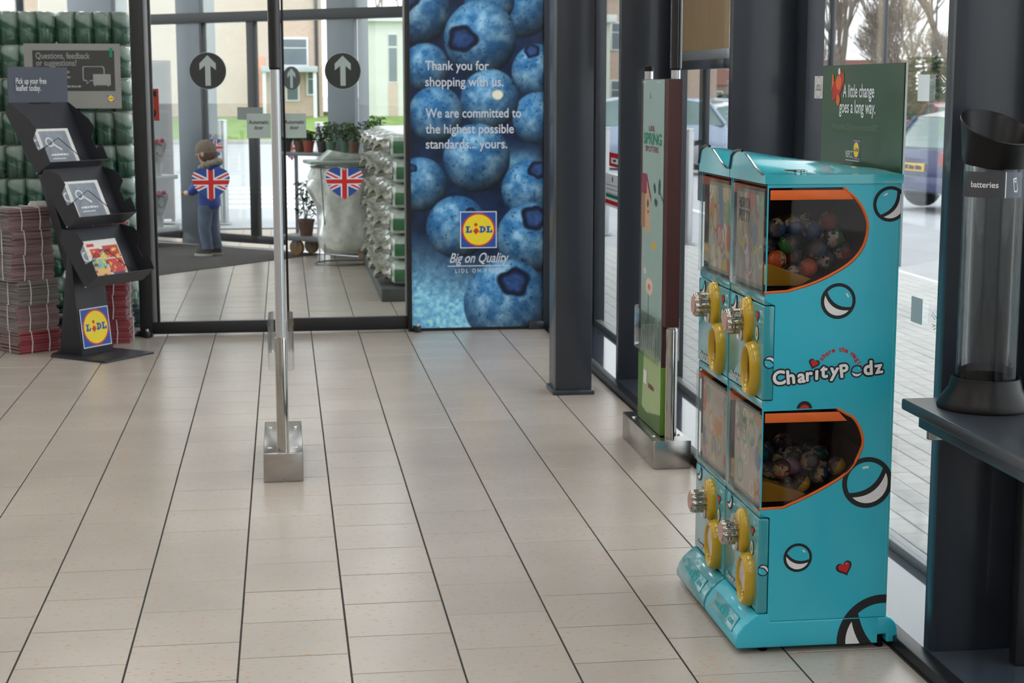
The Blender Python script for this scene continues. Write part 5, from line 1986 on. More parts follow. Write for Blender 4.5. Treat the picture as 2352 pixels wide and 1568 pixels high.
TM = Matrix.Translation(tr.location) @ Matrix.Rotation(-.62, 4, 'Z')
place = ['far left', 'left', 'centre left', 'centre', 'centre right', 'right', 'far right']
for i in range(9):
    x = -.54 + .125 * i
    p = TM @ Vector((x, -.06 + .04 * (i % 2), .956))
    pot = ['dark', 'brown', 'red', 'dark', 'green', 'green', 'brown', 'grey', 'brown'][i]
    nth = ('first', 'second', 'third', 'fourth', 'fifth', 'sixth', 'seventh', 'eighth', 'ninth')[i]
    tall = [.05, .06, .08, .12, .15, .15, .14, .16, .20][i]
    potted('%s potted herb from the left on the upper trolley shelf, in a %s pot' % (nth, pot), p, pot, .10, .052, .066, tall, 70, 80 + i, 'potted herbs on the upper trolley shelf')
for i, (x, pot, tl, lab) in enumerate(((-.34, 'brown', .30, 'bushy plant in an ochre pot on the left of the lower trolley deck'), (.36, 'red', .34, 'leafy plant in a red pot on the right of the lower trolley deck'))):
    p = TM @ Vector((x, -.05, .187))
    potted(lab, p, pot, .15, .075, .10, tl, 120, 120 + i, None, None, 'potted_plant')

# flower trolley at the left of the lobby
ft = thing('flower_trolley', 'white based flower trolley by the outer front on the left', 'trolley', (-1.36, 16.42, 0), -.66)
castor(ft, .17, -.12)
castor(ft, -.25, -.12)
MB().box(-.40, .28, -.18, .18, .15, .20).build('lower_deck', deck_w, ft, bevel=.006)
MB().box(-.40, .28, -.18, .18, .66, .70).build('upper_shelf', deck_w, ft, bevel=.006)
for x in (-.38, .26):
    MB().box(x - .014, x + .014, -.16, -.13, .2, 1.1).build('corner_post', shelf_m, ft)
flower_c = [('pink', (190, 110, 140)), ('lilac', (150, 120, 160)), ('white', (214, 214, 206)), ('crimson', (170, 50, 80))]
FLM = {n: mat(n + '_petals', c, .6, noise=(20, .15)) for n, c in flower_c}
wrap_m = clear_mat('clear_bouquet_wrap', (.86, .88, .88), 1.4, .1, haze=.3)
FTM = Matrix.Translation(ft.location) @ Matrix.Rotation(-.66, 4, 'Z')
for lev, z in (('upper shelf', .702), ('lower deck', .202)):
    for i in range(4):
        cn = flower_c[(i + (lev[0] == 'l')) % 4][0]
        p = FTM @ Vector((-.24 + .155 * i, -.05, z))
        t = thing('flower_bouquet', '%s wrapped bouquet on the %s of the flower trolley' % (cn, lev), 'flowers', p, 0, 'wrapped bouquets on the flower trolley')
        MB().lathe([(.035, 0), (.045, .14), (.085, .26), (.09, .32)], 14, cap=False).build('wrap', wrap_m, t)
        MB().lathe([(.04, 0), (.05, .12), (.046, .12), (.0001, .02)], 12).build('vase', deck_w, t)
        leaf_cloud(40, .06, .06, .07, .24, .02, 200 + i).build('foliage', [leaf_a, leaf_c], t, smooth=0)
        b = MB()
        rr = random.Random(300 + i)
        for _ in range(9):
            b.ball((rr.uniform(-.06, .06), rr.uniform(-.06, .06), rr.uniform(.28, .36)), .022, 8, 5)
        b.build('blossoms', FLM[cn], t)

# brown display cabinet outside on the left
cb = thing('display_cabinet', 'dark brown wooden display cabinet with orange panels outside on the left', 'cabinet', (-1.88, 19.6, 0), .05)
wood_b = mat('dark_brown_wood', (86, 54, 44), .6, noise=(4, .2), stretch=(1, 1, 8))
wood_o = mat('orange_brown_wood', (158, 82, 44), .6, noise=(4, .15), stretch=(1, 1, 8))
MB().box(-.6, .6, .18, .22, .0, 1.85).build('back_board', wood_b, cb)
for x in (-.6, .56):
    MB().box(x, x + .04, -.2, .2, 0, 1.85).build('side_board', wood_b, cb)
for z in (.3, .8, 1.25, 1.82):
    MB().box(-.56, .56, -.2, .18, z, z + .03).build('shelf', wood_b, cb)
for x in (-.4, .05):
    MB().box(x, x + .3, .10, .14, .83, 1.2).build('panel', wood_o, cb, bevel=.004)
    MB().box(x, x + .3, .10, .14, 1.28, 1.7).build('panel', wood_o, cb, bevel=.004)


# ------------------------------------------------------------------ child in the lobby
def skin(name, verts, edges, radii, m, parent, sub=2, root=0):
    me = bpy.data.meshes.new(name)
    me.from_pydata(verts, edges, [])
    o = bpy.data.objects.new(name, me)
    COL.objects.link(o)
    o.parent = parent
    md = o.modifiers.new('skin', 'SKIN')
    sv = me.skin_vertices[0].data if me.skin_vertices else None
    if sv is None:
        bpy.context.view_layer.objects.active = o
        bpy.ops.mesh.customdata_skin_add()
        sv = me.skin_vertices[0].data
    for i, r_ in enumerate(radii):
        sv[i].radius = (r_, r_) if not isinstance(r_, tuple) else r_
        sv[i].use_root = i == root
    md.use_smooth_shade = True
    ms = o.modifiers.new('sub', 'SUBSURF')
    ms.levels = sub
    ms.render_levels = sub
    me.materials.append(m)
    return o


skin_m = mat('skin', (206, 160, 136), .55, noise=(10, .05))
jean_m = mat('grey_blue_jeans', (88, 102, 126), .8, noise=(12, .2), bump=(40, .2))
shoe_m = mat('dark_grey_trainers', (60, 58, 56), .7, noise=(20, .15))
sole_m = mat('pale_sole', (200, 196, 188), .6, noise=(20, .06))
cap_m = mat('taupe_knit_hat', (116, 104, 92), .9, noise=(60, .25), bump=(80, .5, .004))
fur_m = mat('grey_fur_trim', (150, 140, 130), .95, noise=(40, .35), bump=(60, 1.0, .02))
hair_m = mat('brown_hair', (92, 66, 48), .8, noise=(40, .25))
# local: +y is the way the child faces
ch = thing('person', 'small child in blue hooded jacket, jeans and knit hat standing on the entrance mat', 'person', (-.70, 15.36, .006), math.radians(68))
# one continuous body: torso, neck, head, arms, hands, legs
V = [(0, 0, .48), (0, 0, .58), (0, -.01, .70), (0, -.01, .775), (0, 0, .82), (0, .012, .87), (0, .02, .945), (0, .012, 1.005),
     (-.115, -.01, .755), (-.165, .03, .64), (-.135, .135, .575), (-.10, .185, .585),
     (.115, -.01, .755), (.165, .01, .63), (.155, .08, .53), (.145, .105, .485),
     (-.058, .0, .44), (-.06, .015, .25), (-.062, -.01, .075), (-.064, .045, .045),
     (.058, -.0, .44), (.062, -.005, .25), (.06, -.05, .075), (.062, .005, .045)]
E_ = [(0, 1), (1, 2), (2, 3), (3, 4), (4, 5), (5, 6), (6, 7), (3, 8), (8, 9), (9, 10), (10, 11), (3, 12), (12, 13), (13, 14), (14, 15), (0, 16), (16, 17), (17, 18), (18, 19), (0, 20), (20, 21), (21, 22), (22, 23)]
R_ = [.078, .078, .08, .07, .036, .058, .080, .066, .042, .034, .027, .022, .042, .034, .027, .022, .052, .04, .03, .024, .052, .04, .03, .024]
skin('body', V, E_, R_, skin_m, ch, 2)
# fingers, five to a hand
for hx, hy, hz, dx, dy, dz in ((-.10, .185, .585, .5, .8, -.05), (.145, .105, .485, -.1, .55, -.8)):
    b = MB()
    base = Vector((hx, hy, hz))
    d = Vector((dx, dy, dz)).normalized()
    s = d.cross(Vector((0, 0, 1))).normalized()
    for k, ln in enumerate((.030, .034, .032, .026)):
        p0 = base + d * .010 + s * (.010 * (k - 1.5))
        p1 = p0 + d * ln * .6
        p2 = p1 + d * ln * .3 + Vector((0, 0, -ln * .35))
        b.tube([p0, p1, p2], [.0055, .005, .004], 8)
    b.tube([base + s * .016, base + s * .028 + d * .012, base + s * .030 + d * .026], [.006, .0055, .0045], 8)
    b.build('fingers', skin_m, ch)
b = MB()
b.ball((0, .10, .925), (.012, .014, .014), 10, 8)
for sx in (-.03, .03):
    b.ball((sx, .093, .955), (.012, .008, .009), 10, 6, 1)
b.ball((0, .092, .893), (.02, .008, .006), 10, 6, 2)
b.build('face', [skin_m, mat('eye_dark', (40, 34, 30), .3, noise=(9, .05)), mat('lip', (170, 96, 88), .5, noise=(9, .05))], ch)
b = MB()
for sx in (-1, 1):
    b.ball((sx * .083, .005, .935), (.012, .018, .024), 10, 8)
b.build('ear', skin_m, ch)
# jacket: torso and sleeves
Vj = [(0, -.008, .385), (0, -.012, .54), (0, -.014, .68), (0, -.012, .765), (0, -.008, .80),
      (-.12, -.012, .755), (-.178, .025, .64), (-.150, .115, .580), (.12, -.012, .755), (.178, .005, .63), (.165, .065, .55)]
Ej = [(0, 1), (1, 2), (2, 3), (3, 4), (3, 5), (5, 6), (6, 7), (3, 8), (8, 9), (9, 10)]
Rj = [(.135, .115), (.128, .110), (.120, .10), (.092, .08), (.065, .06), .060, .054, .042, .060, .054, .042]
skin('jacket', Vj, Ej, Rj, MT['jackblue'], ch, 2)
Vt = [(0, -.004, .46), (-.060, 0, .42), (-.063, .015, .25), (-.064, -.008, .10), (.060, 0, .42), (.064, -.005, .25), (.062, -.048, .10)]
Et = [(0, 1), (1, 2), (2, 3), (0, 4), (4, 5), (5, 6)]
jn = MB()
jn.ball((0, -.006, .455), (.112, .092, .085), 24, 12)
for q, sx, pts in ((0, -1, ((.47, 0, .064), (.40, .004, .066), (.32, .010, .060), (.25, .014, .056), (.17, .004, .052), (.10, -.008, .050), (.066, -.010, .052))), (1, 1, ((.47, 0, .064), (.40, -.002, .066), (.32, -.005, .060), (.25, -.006, .056), (.17, -.025, .052), (.10, -.046, .050), (.066, -.050, .052)))):
    jn.loft([[(sx * .060 + r_ * math.cos(2 * PI * i / 20), y_ + r_ * 1.05 * math.sin(2 * PI * i / 20) + .003 * math.sin(40 * z_ + i), z_) for i in range(20)] for z_, y_, r_ in pts])
jn.build('jeans', jean_m, ch, smooth=80)
for sx, y0 in ((-.064, .03), (.062, -.012)):
    s = MB().loft([[(sx + .036 * k * math.cos(2 * PI * i / 20), y0 + .086 * k * math.sin(2 * PI * i / 20) , z) for i in range(20)] for z, k in ((.022, 1.0), (.045, .97), (.068, .80), (.09, .6), (.11, .5))]).build('shoe', shoe_m, ch, smooth=60)
    MB().loft([[(sx + .039 * k * math.cos(2 * PI * i / 20), y0 + .090 * k * math.sin(2 * PI * i / 20), z) for i in range(20)] for z, k in ((.0, .96), (.004, 1.0), (.022, 1.0))]).build('shoe_sole', sole_m, s)
MB().ball((0, .008, .962), (.092, .102, .105), 24, 9, t0=0, t1=1.75).build('knit_hat', cap_m, ch, smooth=80)
MB().ball((0, -.012, .925), (.084, .088, .078), 20, 8, t0=.9, t1=2.5).build('hair', hair_m, ch, smooth=80)
rr = random.Random(9)
pts, rad = [], []
for i in range(29):
    a = 2 * PI * i / 28
    pts.append((.125 * math.sin(a), -.035 - .075 * math.cos(a) * 1.0, .835 + .035 * math.cos(a) + rr.uniform(-.004, .004)))
    rad.append(.030 + rr.uniform(-.006, .006))
MB().tube(pts[:-1], rad[:-1], 10, closed=True).build('fur_trim', fur_m, ch, smooth=80)
MB().ball((0, -.075, .775), (.095, .065, .065), 18, 10).build('hood', MT['jackblue'], ch, smooth=80)

# ------------------------------------------------------------------ outside: ground, paving, road marks
def smooth01(t):
    t = max(0, min(1, t))
    return t * t * (3 - 2 * t)


def gz(x, y):
    return -.03 - .22 * smooth01((x - 5.2) / 4)


tarmac = mat('light_worn_tarmac', (176, 178, 182), .8, noise=(1.2, .07), bump=(60, .15, .004))
verge = mat('short_grass', (118, 146, 72), .9, noise=(3, .25), bump=(40, .5, .02))
paver_m = mat('pale_block_paver', (190, 190, 188), .75, noise=(12, .08), random_tint=.06)
kerb_m = mat('concrete_kerb', (176, 174, 170), .8, noise=(5, .08))
road = struct('ground', label='pale tarmac forecourt and car park outside')
b = MB()
xs = [-150, -60, -30, -12, -6, -2.72, 0, 1.98, 5.2, 6, 7, 8, 9.2, 14, 24, 40, 70, 250]
ys = [-10, 4, 10, 14, 18.5, 24, 32, 48, 64, 120, 300]
V_ = [(x, y, gz(x, y) - (.02 if y < 60 else 0)) for y in ys for x in xs]
nx = len(xs)
F_ = [(j * nx + i, j * nx + i + 1, (j + 1) * nx + i + 1, (j + 1) * nx + i) for j in range(len(ys) - 1) for i in range(nx - 1) if not (xs[i + 1] <= 2 and xs[i] >= -2.8 and ys[j + 1] <= 14.1)]
b.add(V_, F_)
b.build('tarmac', tarmac, road, smooth=0)
white_line = mat('white_road_paint', (226, 228, 230), .7, noise=(9, .06))
MB().box(5.22, 5.32, -4, 24, -.06, -.042 + .008).build('painted_line', white_line, road, smooth=0)
for i in range(5):
    y = 22.0 + 1.05 * i
    MB().prism([(-1.15, y), (1.9, y - .2), (1.9, y + .36), (-1.15, y + .56)], -.06, -.038).build('crossing_stripe', white_line, road, smooth=0)
# block paving beside the window wall
pav = struct('pavement', label='block paved footway along the window wall')
MB().box(2.03, 5.2, -4, 16, -.10, -.034).build('sand_bed', mat('sandy_joint', (120, 116, 108), .9, noise=(30, .15)), pav, smooth=0)
blk = MB().box(-.0482, .0482, -.0978, .0978, -.05, 0)
rest = MB()
pm_ = None
cnt = 0
row = 0
x = 2.085
while x < 5.2:
    y = 3.0 + (.1 if row % 2 else 0)
    while y < 15.9:
        q = x / y
        if .372 < q < .435 and cnt < 290:
            if pm_ is None:
                o = blk.build('paving_block', paver_m, pav, bevel=.003, seg=1, smooth=0)
                pm_ = o.data
            else:
                o = bpy.data.objects.new('paving_block', pm_)
                COL.objects.link(o)
                o.parent = pav
            o.location = (x, y, -.022 + random.uniform(-.0012, .0012))
            cnt += 1
        elif x / y > .15:
            rest.box(x - .0482, x + .0482, y - .0978, y + .0978, -.05, -.022)
        y += .2
    x += .1
    row += 1
rest.build('block_paving', paver_m, pav, smooth=0, kind='stuff')

# grass bank and kerb across the road
bank = struct('grass_bank', label='grassy bank below the houses across the road')
b = MB()
prof = [(47.6, -.05), (48.2, .02), (52, .30), (56, .52), (64, .62)]
b.loft([[(x, y, z) for y, z in prof] for x in (-45, -20, 0, 14, 16)], 0, False, False)
b.build('turf', verge, bank, smooth=80)
MB().box(-45, 16, 47.3, 47.6, -.1, .07).build('kerb', kerb_m, bank, bevel=.02)
v2 = struct('grass_verge', label='green verge behind the parked cars')
MB().box(10, 60, 41.0, 45.0, -.30, -.10).build('turf', verge, v2, smooth=0)
MB().box(10, 60, 40.7, 41.0, -.30, -.06).build('kerb', kerb_m, v2, bevel=.02)

# ------------------------------------------------------------------ bollards
bol_m = mat('satin_steel_bollard', (182, 184, 186), .3, metal=.85, noise=(20, .06), stretch=(1, 1, .1))
for i, (x, y, h_, lab) in enumerate(((-.70, 19.5, 1.19, 'slim steel bollard outside left of the outer doors'), (.42, 19.5, 1.16, 'slim steel bollard outside behind the herb trolley'), (3.44, 17.5, 1.14, 'steel bollard seen through the narrow pane beside the steel column'), (4.07, 16.3, 1.15, 'steel bollard seen through the pane right of the spring sign'), (4.30, 13.0, 1.12, 'steel bollard seen left of the green charity board'))):
    t = thing('bollard', lab, 'bollard', (x, y, -.03), 0, 'steel bollards outside the shop')
    MB().lathe([(.05, 0), (.05, h_ - .01), (.046, h_)], 24).build('post', bol_m, t)
    MB().lathe([(.053, h_ - .012), (.053, h_ + .004), (.044, h_ + .012), (.0001, h_ + .014)], 24).build('cap', 'alu', t)
    MB().lathe([(.085, 0), (.085, .012), (.055, .016)], 24).build('foot_ring', bol_m, t)
# slim canopy posts and lamp post
for i, (x, y, r_, lab) in enumerate(((4.28, 12.6, .026, 'slim dark canopy post rising behind the green charity board'), (14.6, 39.0, .07, 'tall dark lamp post in the car park'))):
    t = thing('street_post', lab, 'post', (x, y, gz(x, y)))
    MB().lathe([(r_, 0), (r_, 7.0)], 16).build('shaft', 'anth', t)
    MB().lathe([(r_ * 2.2, 0), (r_ * 2.2, .02), (r_, .04)], 16).build('foot_plate', 'anth', t)


# ------------------------------------------------------------------ buildings
def wall_brick(name, c, c2, scale=1.0):
    m = bpy.data.materials.new(name)
    m.use_nodes = True
    t = m.node_tree
    p = t.nodes['Principled BSDF']
    p.inputs['Roughness'].default_value = .85
    tc = t.nodes.new('ShaderNodeTexCoord')
    mp = t.nodes.new('ShaderNodeMapping')
    mp.inputs['Rotation'].default_value = (PI / 2, 0, 0)
    t.links.new(tc.outputs['Object'], mp.inputs['Vector'])
    br_ = t.nodes.new('ShaderNodeTexBrick')
    br_.inputs['Scale'].default_value = 4.0 * scale
    br_.inputs['Color1'].default_value = rgb(*c)
    br_.inputs['Color2'].default_value = rgb(*c2)
    br_.inputs['Mortar'].default_value = rgb(*[min(255, q + 8) for q in c2])
    br_.inputs['Mortar Size'].default_value = .015
    t.links.new(mp.outputs['Vector'], br_.inputs['Vector'])
    t.links.new(br_.outputs['Color'], p.inputs['Base Color'])
    return m


brick_pink = wall_brick('pale_pink_brick', (206, 184, 170), (196, 174, 158))
brick_brown = wall_brick('brown_brick', (150, 128, 112), (138, 116, 100))
clad_m = mat('pale_cladding', (214, 216, 208), .7, noise=(2, .05))
roof_m = mat('brown_roof_tile', (120, 84, 74), .85, noise=(5, .15))
pane_m = mat('dark_house_pane', (104, 116, 122), .12, noise=(1, .15))
frame_w = mat('white_window_frame', (222, 224, 224), .5, noise=(5, .03))


def house_window(b_, x, z, w_, h_, y):
    f = MB().box(x - w_ / 2, x + w_ / 2, y - .06, y + .03, z, z + h_).build('window', frame_w, b_, bevel=.01)
    MB().box(x - w_ / 2 + .07, x + w_ / 2 - .07, y - .075, y - .03, z + .07, z + h_ * .62).build('pane', pane_m, f, smooth=0)
    MB().box(x - w_ / 2 + .07, x + w_ / 2 - .07, y - .075, y - .03, z + h_ * .66, z + h_ - .07).build('pane', pane_m, f, smooth=0)


b1 = thing('house', 'long pale pink brick house across the road behind the lobby', 'house', (-6, 58, .5))
MB().box(-24, 7.4, 0, 9, 0, 7.5).build('wall', brick_pink, b1, smooth=0)
MB().prism([(-.5, 7.5), (4.5, 10.5), (9.5, 7.5)], -24.5, 7.9, M=Matrix(((0, 0, 1, 0), (1, 0, 0, 0), (0, 1, 0, 0), (0, 0, 0, 1)))).build('roof', roof_m, b1, smooth=0)
for x, z, w_, h_ in ((6.45, 1.75, .95, 1.0), (6.35, .55, .5, .9), (-9, 4.2, 1.6, 1.3), (-14, 4.2, 1.6, 1.3), (-4, 4.4, 1.6, 1.3), (-18, 1.0, 1.6, 1.3), (6.2, 4.4, 1.2, 1.2), (7.0, .75, .35, .9)):
    house_window(b1, x, z, w_, h_, 0)
MB().box(5.3, 7.2, -1.6, 0, 1.55, 1.75).build('porch_roof', mat('grey_porch', (176, 182, 188), .6, noise=(3, .05)), b1, bevel=.02)
for x in (5.4, 7.1):
    MB().box(x - .06, x + .06, -1.5, -1.38, 0, 1.55).build('porch_post', frame_w, b1)
MB().cyl((7.2, -.08, 0), (7.2, -.08, 7.4), .06, n=10).build('downpipe', 'anth', b1)
MB().box(5.0, 5.4, -.06, .02, .0, 2.1).build('front_door', mat('salmon_door', (222, 150, 120), .6, noise=(3, .05)), b1, bevel=.01)
b2 = thing('clad_hall', 'low white clad hall with tall narrow windows across the road', 'building', (2.55, 58, .45))
MB().box(0, 9, 0, 10, 0, 3.35).build('wall', clad_m, b2, smooth=0)
MB().box(-.15, 9.2, -.3, 10, 3.35, 3.62).build('roof_edge', frame_w, b2, bevel=.02)
for k in range(7):
    x = -.02 + 1.17 * k
    p_ = MB().box(x - .02, x + .30, -.04, .02, 1.25, 2.95).build('window', frame_w, b2, smooth=0)
    MB().box(x, x + .28, -.06, -.02, 1.30, 2.45).build('pane', pane_m, p_, smooth=0)
    MB().box(x, x + .28, -.06, -.02, 2.52, 2.90).build('pane', pane_m, p_, smooth=0)
    MB().box(x - .02, x + .30, -.03, .01, .05, 1.25).build('lower_panel', brick_pink, b2, smooth=0)
for i, (x, y, w_, h_, lab, bm_) in enumerate(((12.6, 66, 5.0, 5.6, 'beige brick house seen past the steel column', brick_pink), (40, 170, 12, 5.0, 'brown brick house behind the silver car', brick_brown), (60, 190, 14, 5.2, 'brick house with red roof behind the bare trees', brick_brown), (80, 195, 14, 5.2, 'brick house at the far right behind the trees', brick_brown))):
    t = thing('house', lab, 'house', (x, y, -.2 if i == 0 else -3.2), -.15 * (i > 0))
    MB().box(0, w_, 0, 6, 0, h_).build('wall', bm_, t, smooth=0)
    MB().prism([(-.4, h_), (3, h_ + 2.8), (6.4, h_)], -.4, w_ + .4, M=Matrix(((0, 0, 1, 0), (1, 0, 0, 0), (0, 1, 0, 0), (0, 0, 0, 1)))).build('roof', roof_m, t, smooth=0)
    for k in range(int(w_ // 2)):
        for z in (.9, 3.2):
            house_window(t, 1.1 + 2.1 * k, z, 1.1, 1.15, 0)
hd = mat('hedge_leaf', (70, 92, 52), .8, noise=(9, .3))
hd2 = mat('hedge_dark_leaf', (48, 66, 40), .8, noise=(9, .3))


def bush(label, loc, rx, ry, h_, n, seed, size=.16, name='evergreen_bush'):
    t = thing(name, label, 'bush', loc)
    r = random.Random(seed)
    b = MB()
    for _ in range(n):
        a, q = r.uniform(0, 2 * PI), r.uniform(.55, 1) ** .5
        u = r.uniform(.02, 1)
        wv = math.sin(PI * min(1, .25 + .75 * (1 - u))) ** .5
        p = Vector((rx * q * wv * math.cos(a), ry * q * wv * math.sin(a), h_ * u))
        M = Matrix.Translation(p) @ Matrix.Rotation(r.uniform(0, 6), 4, 'Z') @ Matrix.Rotation(r.uniform(-1.2, 1.2), 4, 'X')
        s = size * r.uniform(.6, 1.3)
        b.add([(-s, 0, 0), (0, -.5 * s, 0), (s, 0, .2 * s), (0, .5 * s, 0)], [(0, 1, 2), (0, 2, 3)], r.randrange(2), M)
    b.build('foliage', [hd, hd2], t, smooth=0)
    MB().cyl((0, 0, 0), (0, 0, h_ * .6), .08, .03, 8).build('trunk', 'bark', t)


MT['bark'] = mat('grey_brown_bark', (140, 128, 116), .9, noise=(6, .2))
MT['bark2'] = mat('pale_twig_bark', (164, 152, 140), .9, noise=(6, .2))
bush('dark conical evergreen standing right of the green charity board', (18.6, 46.0, -.2), .72, .72, 2.6, 1500, 1, .11)
bush('rounded evergreen bush low behind the blue car', (21.0, 49.0, -.2), 1.8, 1.2, 1.9, 1100, 2)
for i in range(6):
    bush('clipped brownish hedge plant, %s along the verge behind the cars' % ('first', 'second', 'third', 'fourth', 'fifth', 'sixth')[i], (15.5 + 3.1 * i, 53 + .6 * i, -.2), 1.5, .9, 1.5, 420, 20 + i, .2, 'hedge_plant')


def bare_tree(label, loc, h_, seed, spread=.40, depth=6, name='bare_tree'):
    shrub = name == 'bare_shrub'
    t = thing(name, label, 'shrub' if shrub else 'tree', loc, 0, 'bare shrubs beyond the car park' if shrub else 'bare winter trees beyond the car park')
    r = random.Random(seed)
    trunk, twigs = MB(), MB()

    def grow(p, d, ln, rad, lev):
        q = p + d * ln
        mid = (p + q) / 2 + Vector((r.uniform(-1, 1), r.uniform(-1, 1), r.uniform(-.5, .5))) * ln * .06
        (trunk if lev < 3 else twigs).tube([p, mid, q], [rad, rad * .85, rad * .68], 6 if lev < 2 else (4 if lev < 4 else 3))
        if lev >= depth:
            return
        k = 4 if lev in (1, 2) else 3
        for i in range(k):
            a = r.uniform(0, 2 * PI)
            s = spread * r.uniform(.6, 1.35)
            ax = d.orthogonal().normalized()
            ax.rotate(Matrix.Rotation(a, 3, d))
            nd = (d * math.cos(s) + ax * math.sin(s) + Vector((0, 0, .28))).normalized()
            grow(p + (q - p) * r.uniform(.62, 1.0), nd, ln * r.uniform(.62, .84), max(rad * .60, .009), lev + 1)
    grow(Vector((0, 0, 0)), Vector((r.uniform(-.05, .05), r.uniform(-.05, .05), 1)).normalized(), h_ * (.12 if shrub else .19), h_ * (.004 if shrub else .0072), 0)
    trunk.build('trunk', 'bark', t, smooth=60)
    twigs.build('branches', 'bark2', t, smooth=0)


for i, (x, y, h_, lab) in enumerate(((21.5, 62, 12, 'bare tree behind the left half of the green charity board'), (25.0, 60, 13, 'broad bare tree rising behind the green charity board'), (28.5, 66, 13, 'bare tree right of the green charity board'), (26.0, 76, 14, 'distant bare tree between the nearer bare trees'), (31.5, 70, 12, 'bare tree at the right end of the car park'), (19.6, 80, 12, 'bare tree left of the hanging notice board'), (21.0, 100, 13, 'faint bare tree far behind the hanging notice board'), (4.6, 74, 13, 'bare tree rising above the white clad hall'), (23.5, 68, 13, 'bare tree just left of the dark conical evergreen'), (27.5, 58, 12, 'nearest bare tree right of the green charity board'), (33.0, 84, 14, 'tall distant bare tree right of the green charity board'), (29.0, 84, 15, 'tallest distant bare tree behind the green charity board'), (22.5, 88, 14, 'distant bare tree left of the green charity board'), (34.5, 76, 13, 'bare tree near the right fin of the window'), (25.5, 96, 15, 'faint bare tree in the second row behind the charity board'), (37.0, 98, 15, 'faint bare tree in the second row at the right'), (19.0, 66, 12, 'bare tree behind the round logo sticker'), (30.5, 62, 12, 'bare tree behind the rightmost film sticker'))):
    bare_tree(lab, (x, y, -.2), h_ * 1.3, 500 + i)


for i in range(14):
    x_, y_ = 17.6 + 1.35 * i, 56 + 5 * ((i * 5) % 4) + .25 * i
    t_ = bare_tree('twiggy bare shrub, %s from the left along the far hedge line' % ('first', 'second', 'third', 'fourth', 'fifth', 'sixth', 'seventh', 'eighth', 'ninth', 'tenth', 'eleventh', 'twelfth', 'thirteenth', 'fourteenth')[i], (x_, y_, -.2), 11 + 1.6 * ((i * 3) % 4), 900 + i, .5, 6, 'bare_shrub')


# ------------------------------------------------------------------ parked cars
tyre_m = mat('tyre_rubber', (30, 30, 32), .8, noise=(20, .1))
hub_m = mat('wheel_hub', (150, 152, 156), .35, metal=.7, noise=(20, .1))
cglass = mat('car_glass', (108, 132, 130), .06, noise=(.8, .25), coat=.5)
tail_m = mat('tail_light', (170, 30, 34), .25, coat=.5, noise=(9, .1))
plate_y = mat('yellow_number_plate', (226, 178, 40), .5, noise=(9, .04))
plate_w = mat('white_number_plate', (220, 222, 222), .5, noise=(9, .04))


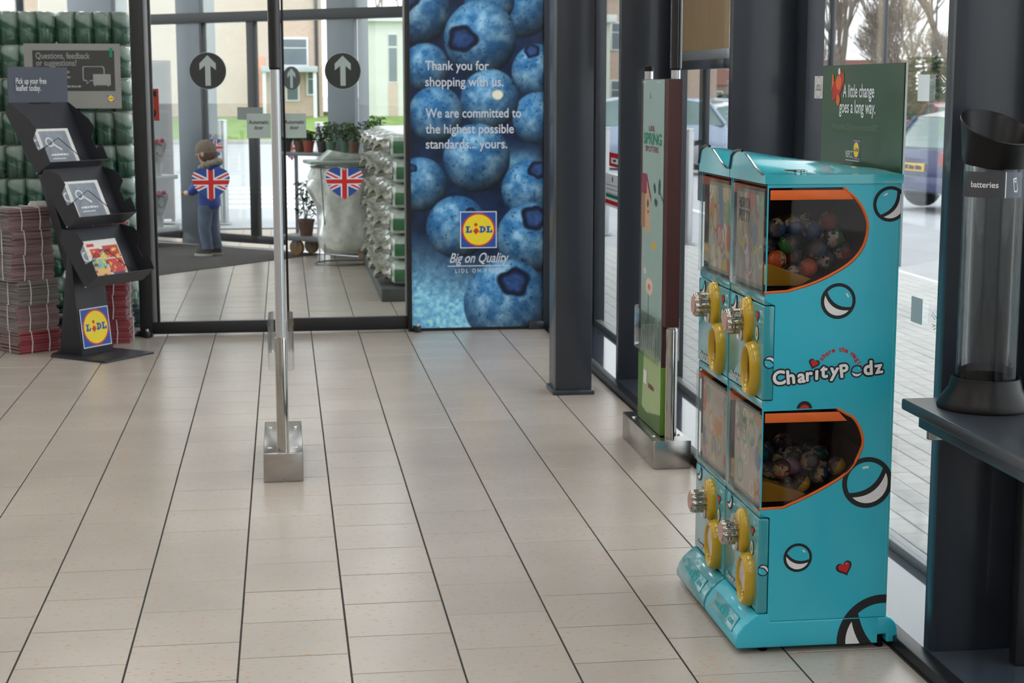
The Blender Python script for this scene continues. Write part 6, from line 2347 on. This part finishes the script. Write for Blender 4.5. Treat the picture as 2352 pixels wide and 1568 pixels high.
def car(label, loc, rz, paint, plate='AB51 CDE', L=4.1, W=1.72, H=1.46, hatch=True, bumper=None, roof=None):
    t = thing('parked_car', label, 'car', loc, rz, 'cars parked outside')
    f, bk = L / 2, -L / 2
    hw = W / 2

    def ring(x, zb, zt, w0, w1):
        return [(x, -w0 * .92, zb), (x, -w0, zb + .12), (x, -w0, (zb + zt) / 2), (x, -w1, zt - .05), (x, -w1 * .93, zt), (x, w1 * .93, zt), (x, w1, zt - .05), (x, w0, (zb + zt) / 2), (x, w0, zb + .12), (x, w0 * .92, zb)]
    st = [(bk, .40, .78, hw * .86, hw * .82), (bk + .06, .28, .90, hw * .95, hw * .88), (bk + .4, .22, .95, hw, hw * .94), (0, .20, .94, hw, hw * .95), (f - 1.15, .20, .92, hw, hw * .93), (f - .45, .22, .80, hw * .97, hw * .86), (f - .1, .26, .68, hw * .88, hw * .76), (f, .36, .60, hw * .76, hw * .66)]
    MB().loft([ring(*s) for s in st]).build('body', paint, t, smooth=50)
    xb = bk + (.12 if hatch else .75)
    gh = [(xb, .90, .93, .80 * W / 1.72, .78), (xb + .30, .90, 1.36 * H / 1.46, .80, .62), (xb + .75, .90, 1.44 * H / 1.46, .80, .60), (.15, .90, H, .80, .60), (.62, .90, 1.38 * H / 1.46, .80, .58), (f - 1.0, .88, .92, .78, .74)]
    b = MB()
    b.loft([[(x, -wb, zb), (x, -wt, zt - .03), (x, -wt * .9, zt), (x, wt * .9, zt), (x, wt, zt - .03), (x, wb, zb)] for x, zb, zt, wb, wt in gh])
    b.build('cabin_glass', cglass, t, smooth=30)
    b = MB()
    rows = [(x, zt + .004, wt) for x, zb, zt, wb, wt in gh[1:5]]
    b.loft([[(x, -wt - .004, z - .034), (x, -wt * .9, z + .002), (x, wt * .9, z + .002), (x, wt + .004, z - .034)] for x, z, wt in rows], 0, False, False)
    b.build('roof_panel', roof or paint, t, smooth=60)
    for sy in (-1, 1):
        for (i, j) in ((0, 1), (4, 5)):
            p0, p1 = gh[i], gh[j]
            MB().tube([(p0[0], sy * p0[3 if p0[2] < 1 else 4] * (1 if p0[2] < 1 else 1), p0[2]), (p1[0], sy * p1[4 if p1[2] > 1 else 3], p1[2])], .035, 6).build('pillar', paint, t)
        x = -.12
        MB().tube([(x, sy * .815, .92), (x, sy * .625, 1.41 * H / 1.46)], .04, 6).build('pillar', 'anth_dark', t)
        MB().ball((.78, sy * .93, .98), (.07, .09, .06), 10, 8).build('wing_mirror', paint, t)
    for x in (f - .78, bk + .68):
        for sy in (-1, 1):
            wv = MB().lathe([(.0001, -.1), (.22, -.1), (.30, -.09), (.31, 0), (.30, .09), (.22, .1), (.0001, .1)], 24, M=TR(x, sy * (hw - .09), .31, rx=PI / 2)).build('wheel', tyre_m, t)
            MB().lathe([(.0001, .108), (.17, .106), (.2, .1)], 18, M=TR(x, sy * (hw - .09), .31, rx=PI / 2 if sy < 0 else -PI / 2)).build('wheel_hub', hub_m, wv)
    for sy in (-1, 1):
        MB().box(bk - .01, bk + .10, sy * .66 - .09, sy * .66 + .09, .66, .88).build('tail_light', tail_m, t, bevel=.02)
        MB().box(f - .2, f - .05, sy * .55 - .14, sy * .55 + .14, .58, .70).build('headlight', cglass, t, bevel=.02)
    MB().box(bk - .05, bk + .12, -hw * .92, hw * .92, .30, .52).build('rear_bumper', bumper or paint, t, bevel=.03)
    MB().box(f - .18, f + .03, -hw * .72, hw * .72, .26, .46).build('front_bumper', bumper or paint, t, bevel=.03)
    pl_ = MB().box(bk - .035, bk - .012, -.26, .26, .585, .70).build('number_plate', plate_y, t, bevel=.004)
    MB().scribble(-.21, .21, .065, frame((0, -1, 0), (0, 0, 1), (bk - .037, 0, .61)), 0, 0, len(plate)).build('plate_lettering', 'ink', pl_, smooth=0)


silver = mat('silver_car_paint', (208, 210, 212), .3, metal=.1, coat=.6, noise=(2, .04))
blue_p = mat('dark_blue_car_paint', (46, 56, 104), .25, coat=.6, noise=(2, .06))
lilac_p = mat('pale_blue_car_paint', (150, 164, 184), .25, metal=.3, coat=.6, noise=(2, .05))
white_p = mat('white_car_paint', (222, 224, 226), .3, coat=.5, noise=(2, .03))
red_p = mat('dark_red_car_paint', (126, 34, 44), .3, coat=.5, noise=(2, .05))
car('silver car parked behind the second window fin', (10.2, 36.4, gz(11, 36)), math.radians(180), silver)
car('dark blue car with yellow rear plate right of the green charity board', (11.15, 23.5, gz(11, 24)), math.radians(13), blue_p, 'SG52 UUZ', roof=white_p)
car('pale blue car in the distance left of the silver car', (13.6, 53, gz(13.6, 50)), math.radians(95), lilac_p)
car('white car in the distance left of the green charity board', (18.4, 50, gz(18.4, 50)), math.radians(170), white_p)
car('dark red car beyond the blue car', (15.2, 36, gz(14, 34)), math.radians(75), red_p)
car('silver blue car seen through the narrow pane beside the steel column', (7.0, 33.5, gz(7, 33)), math.radians(178), lilac_p)
bpy.context.view_layer.update()
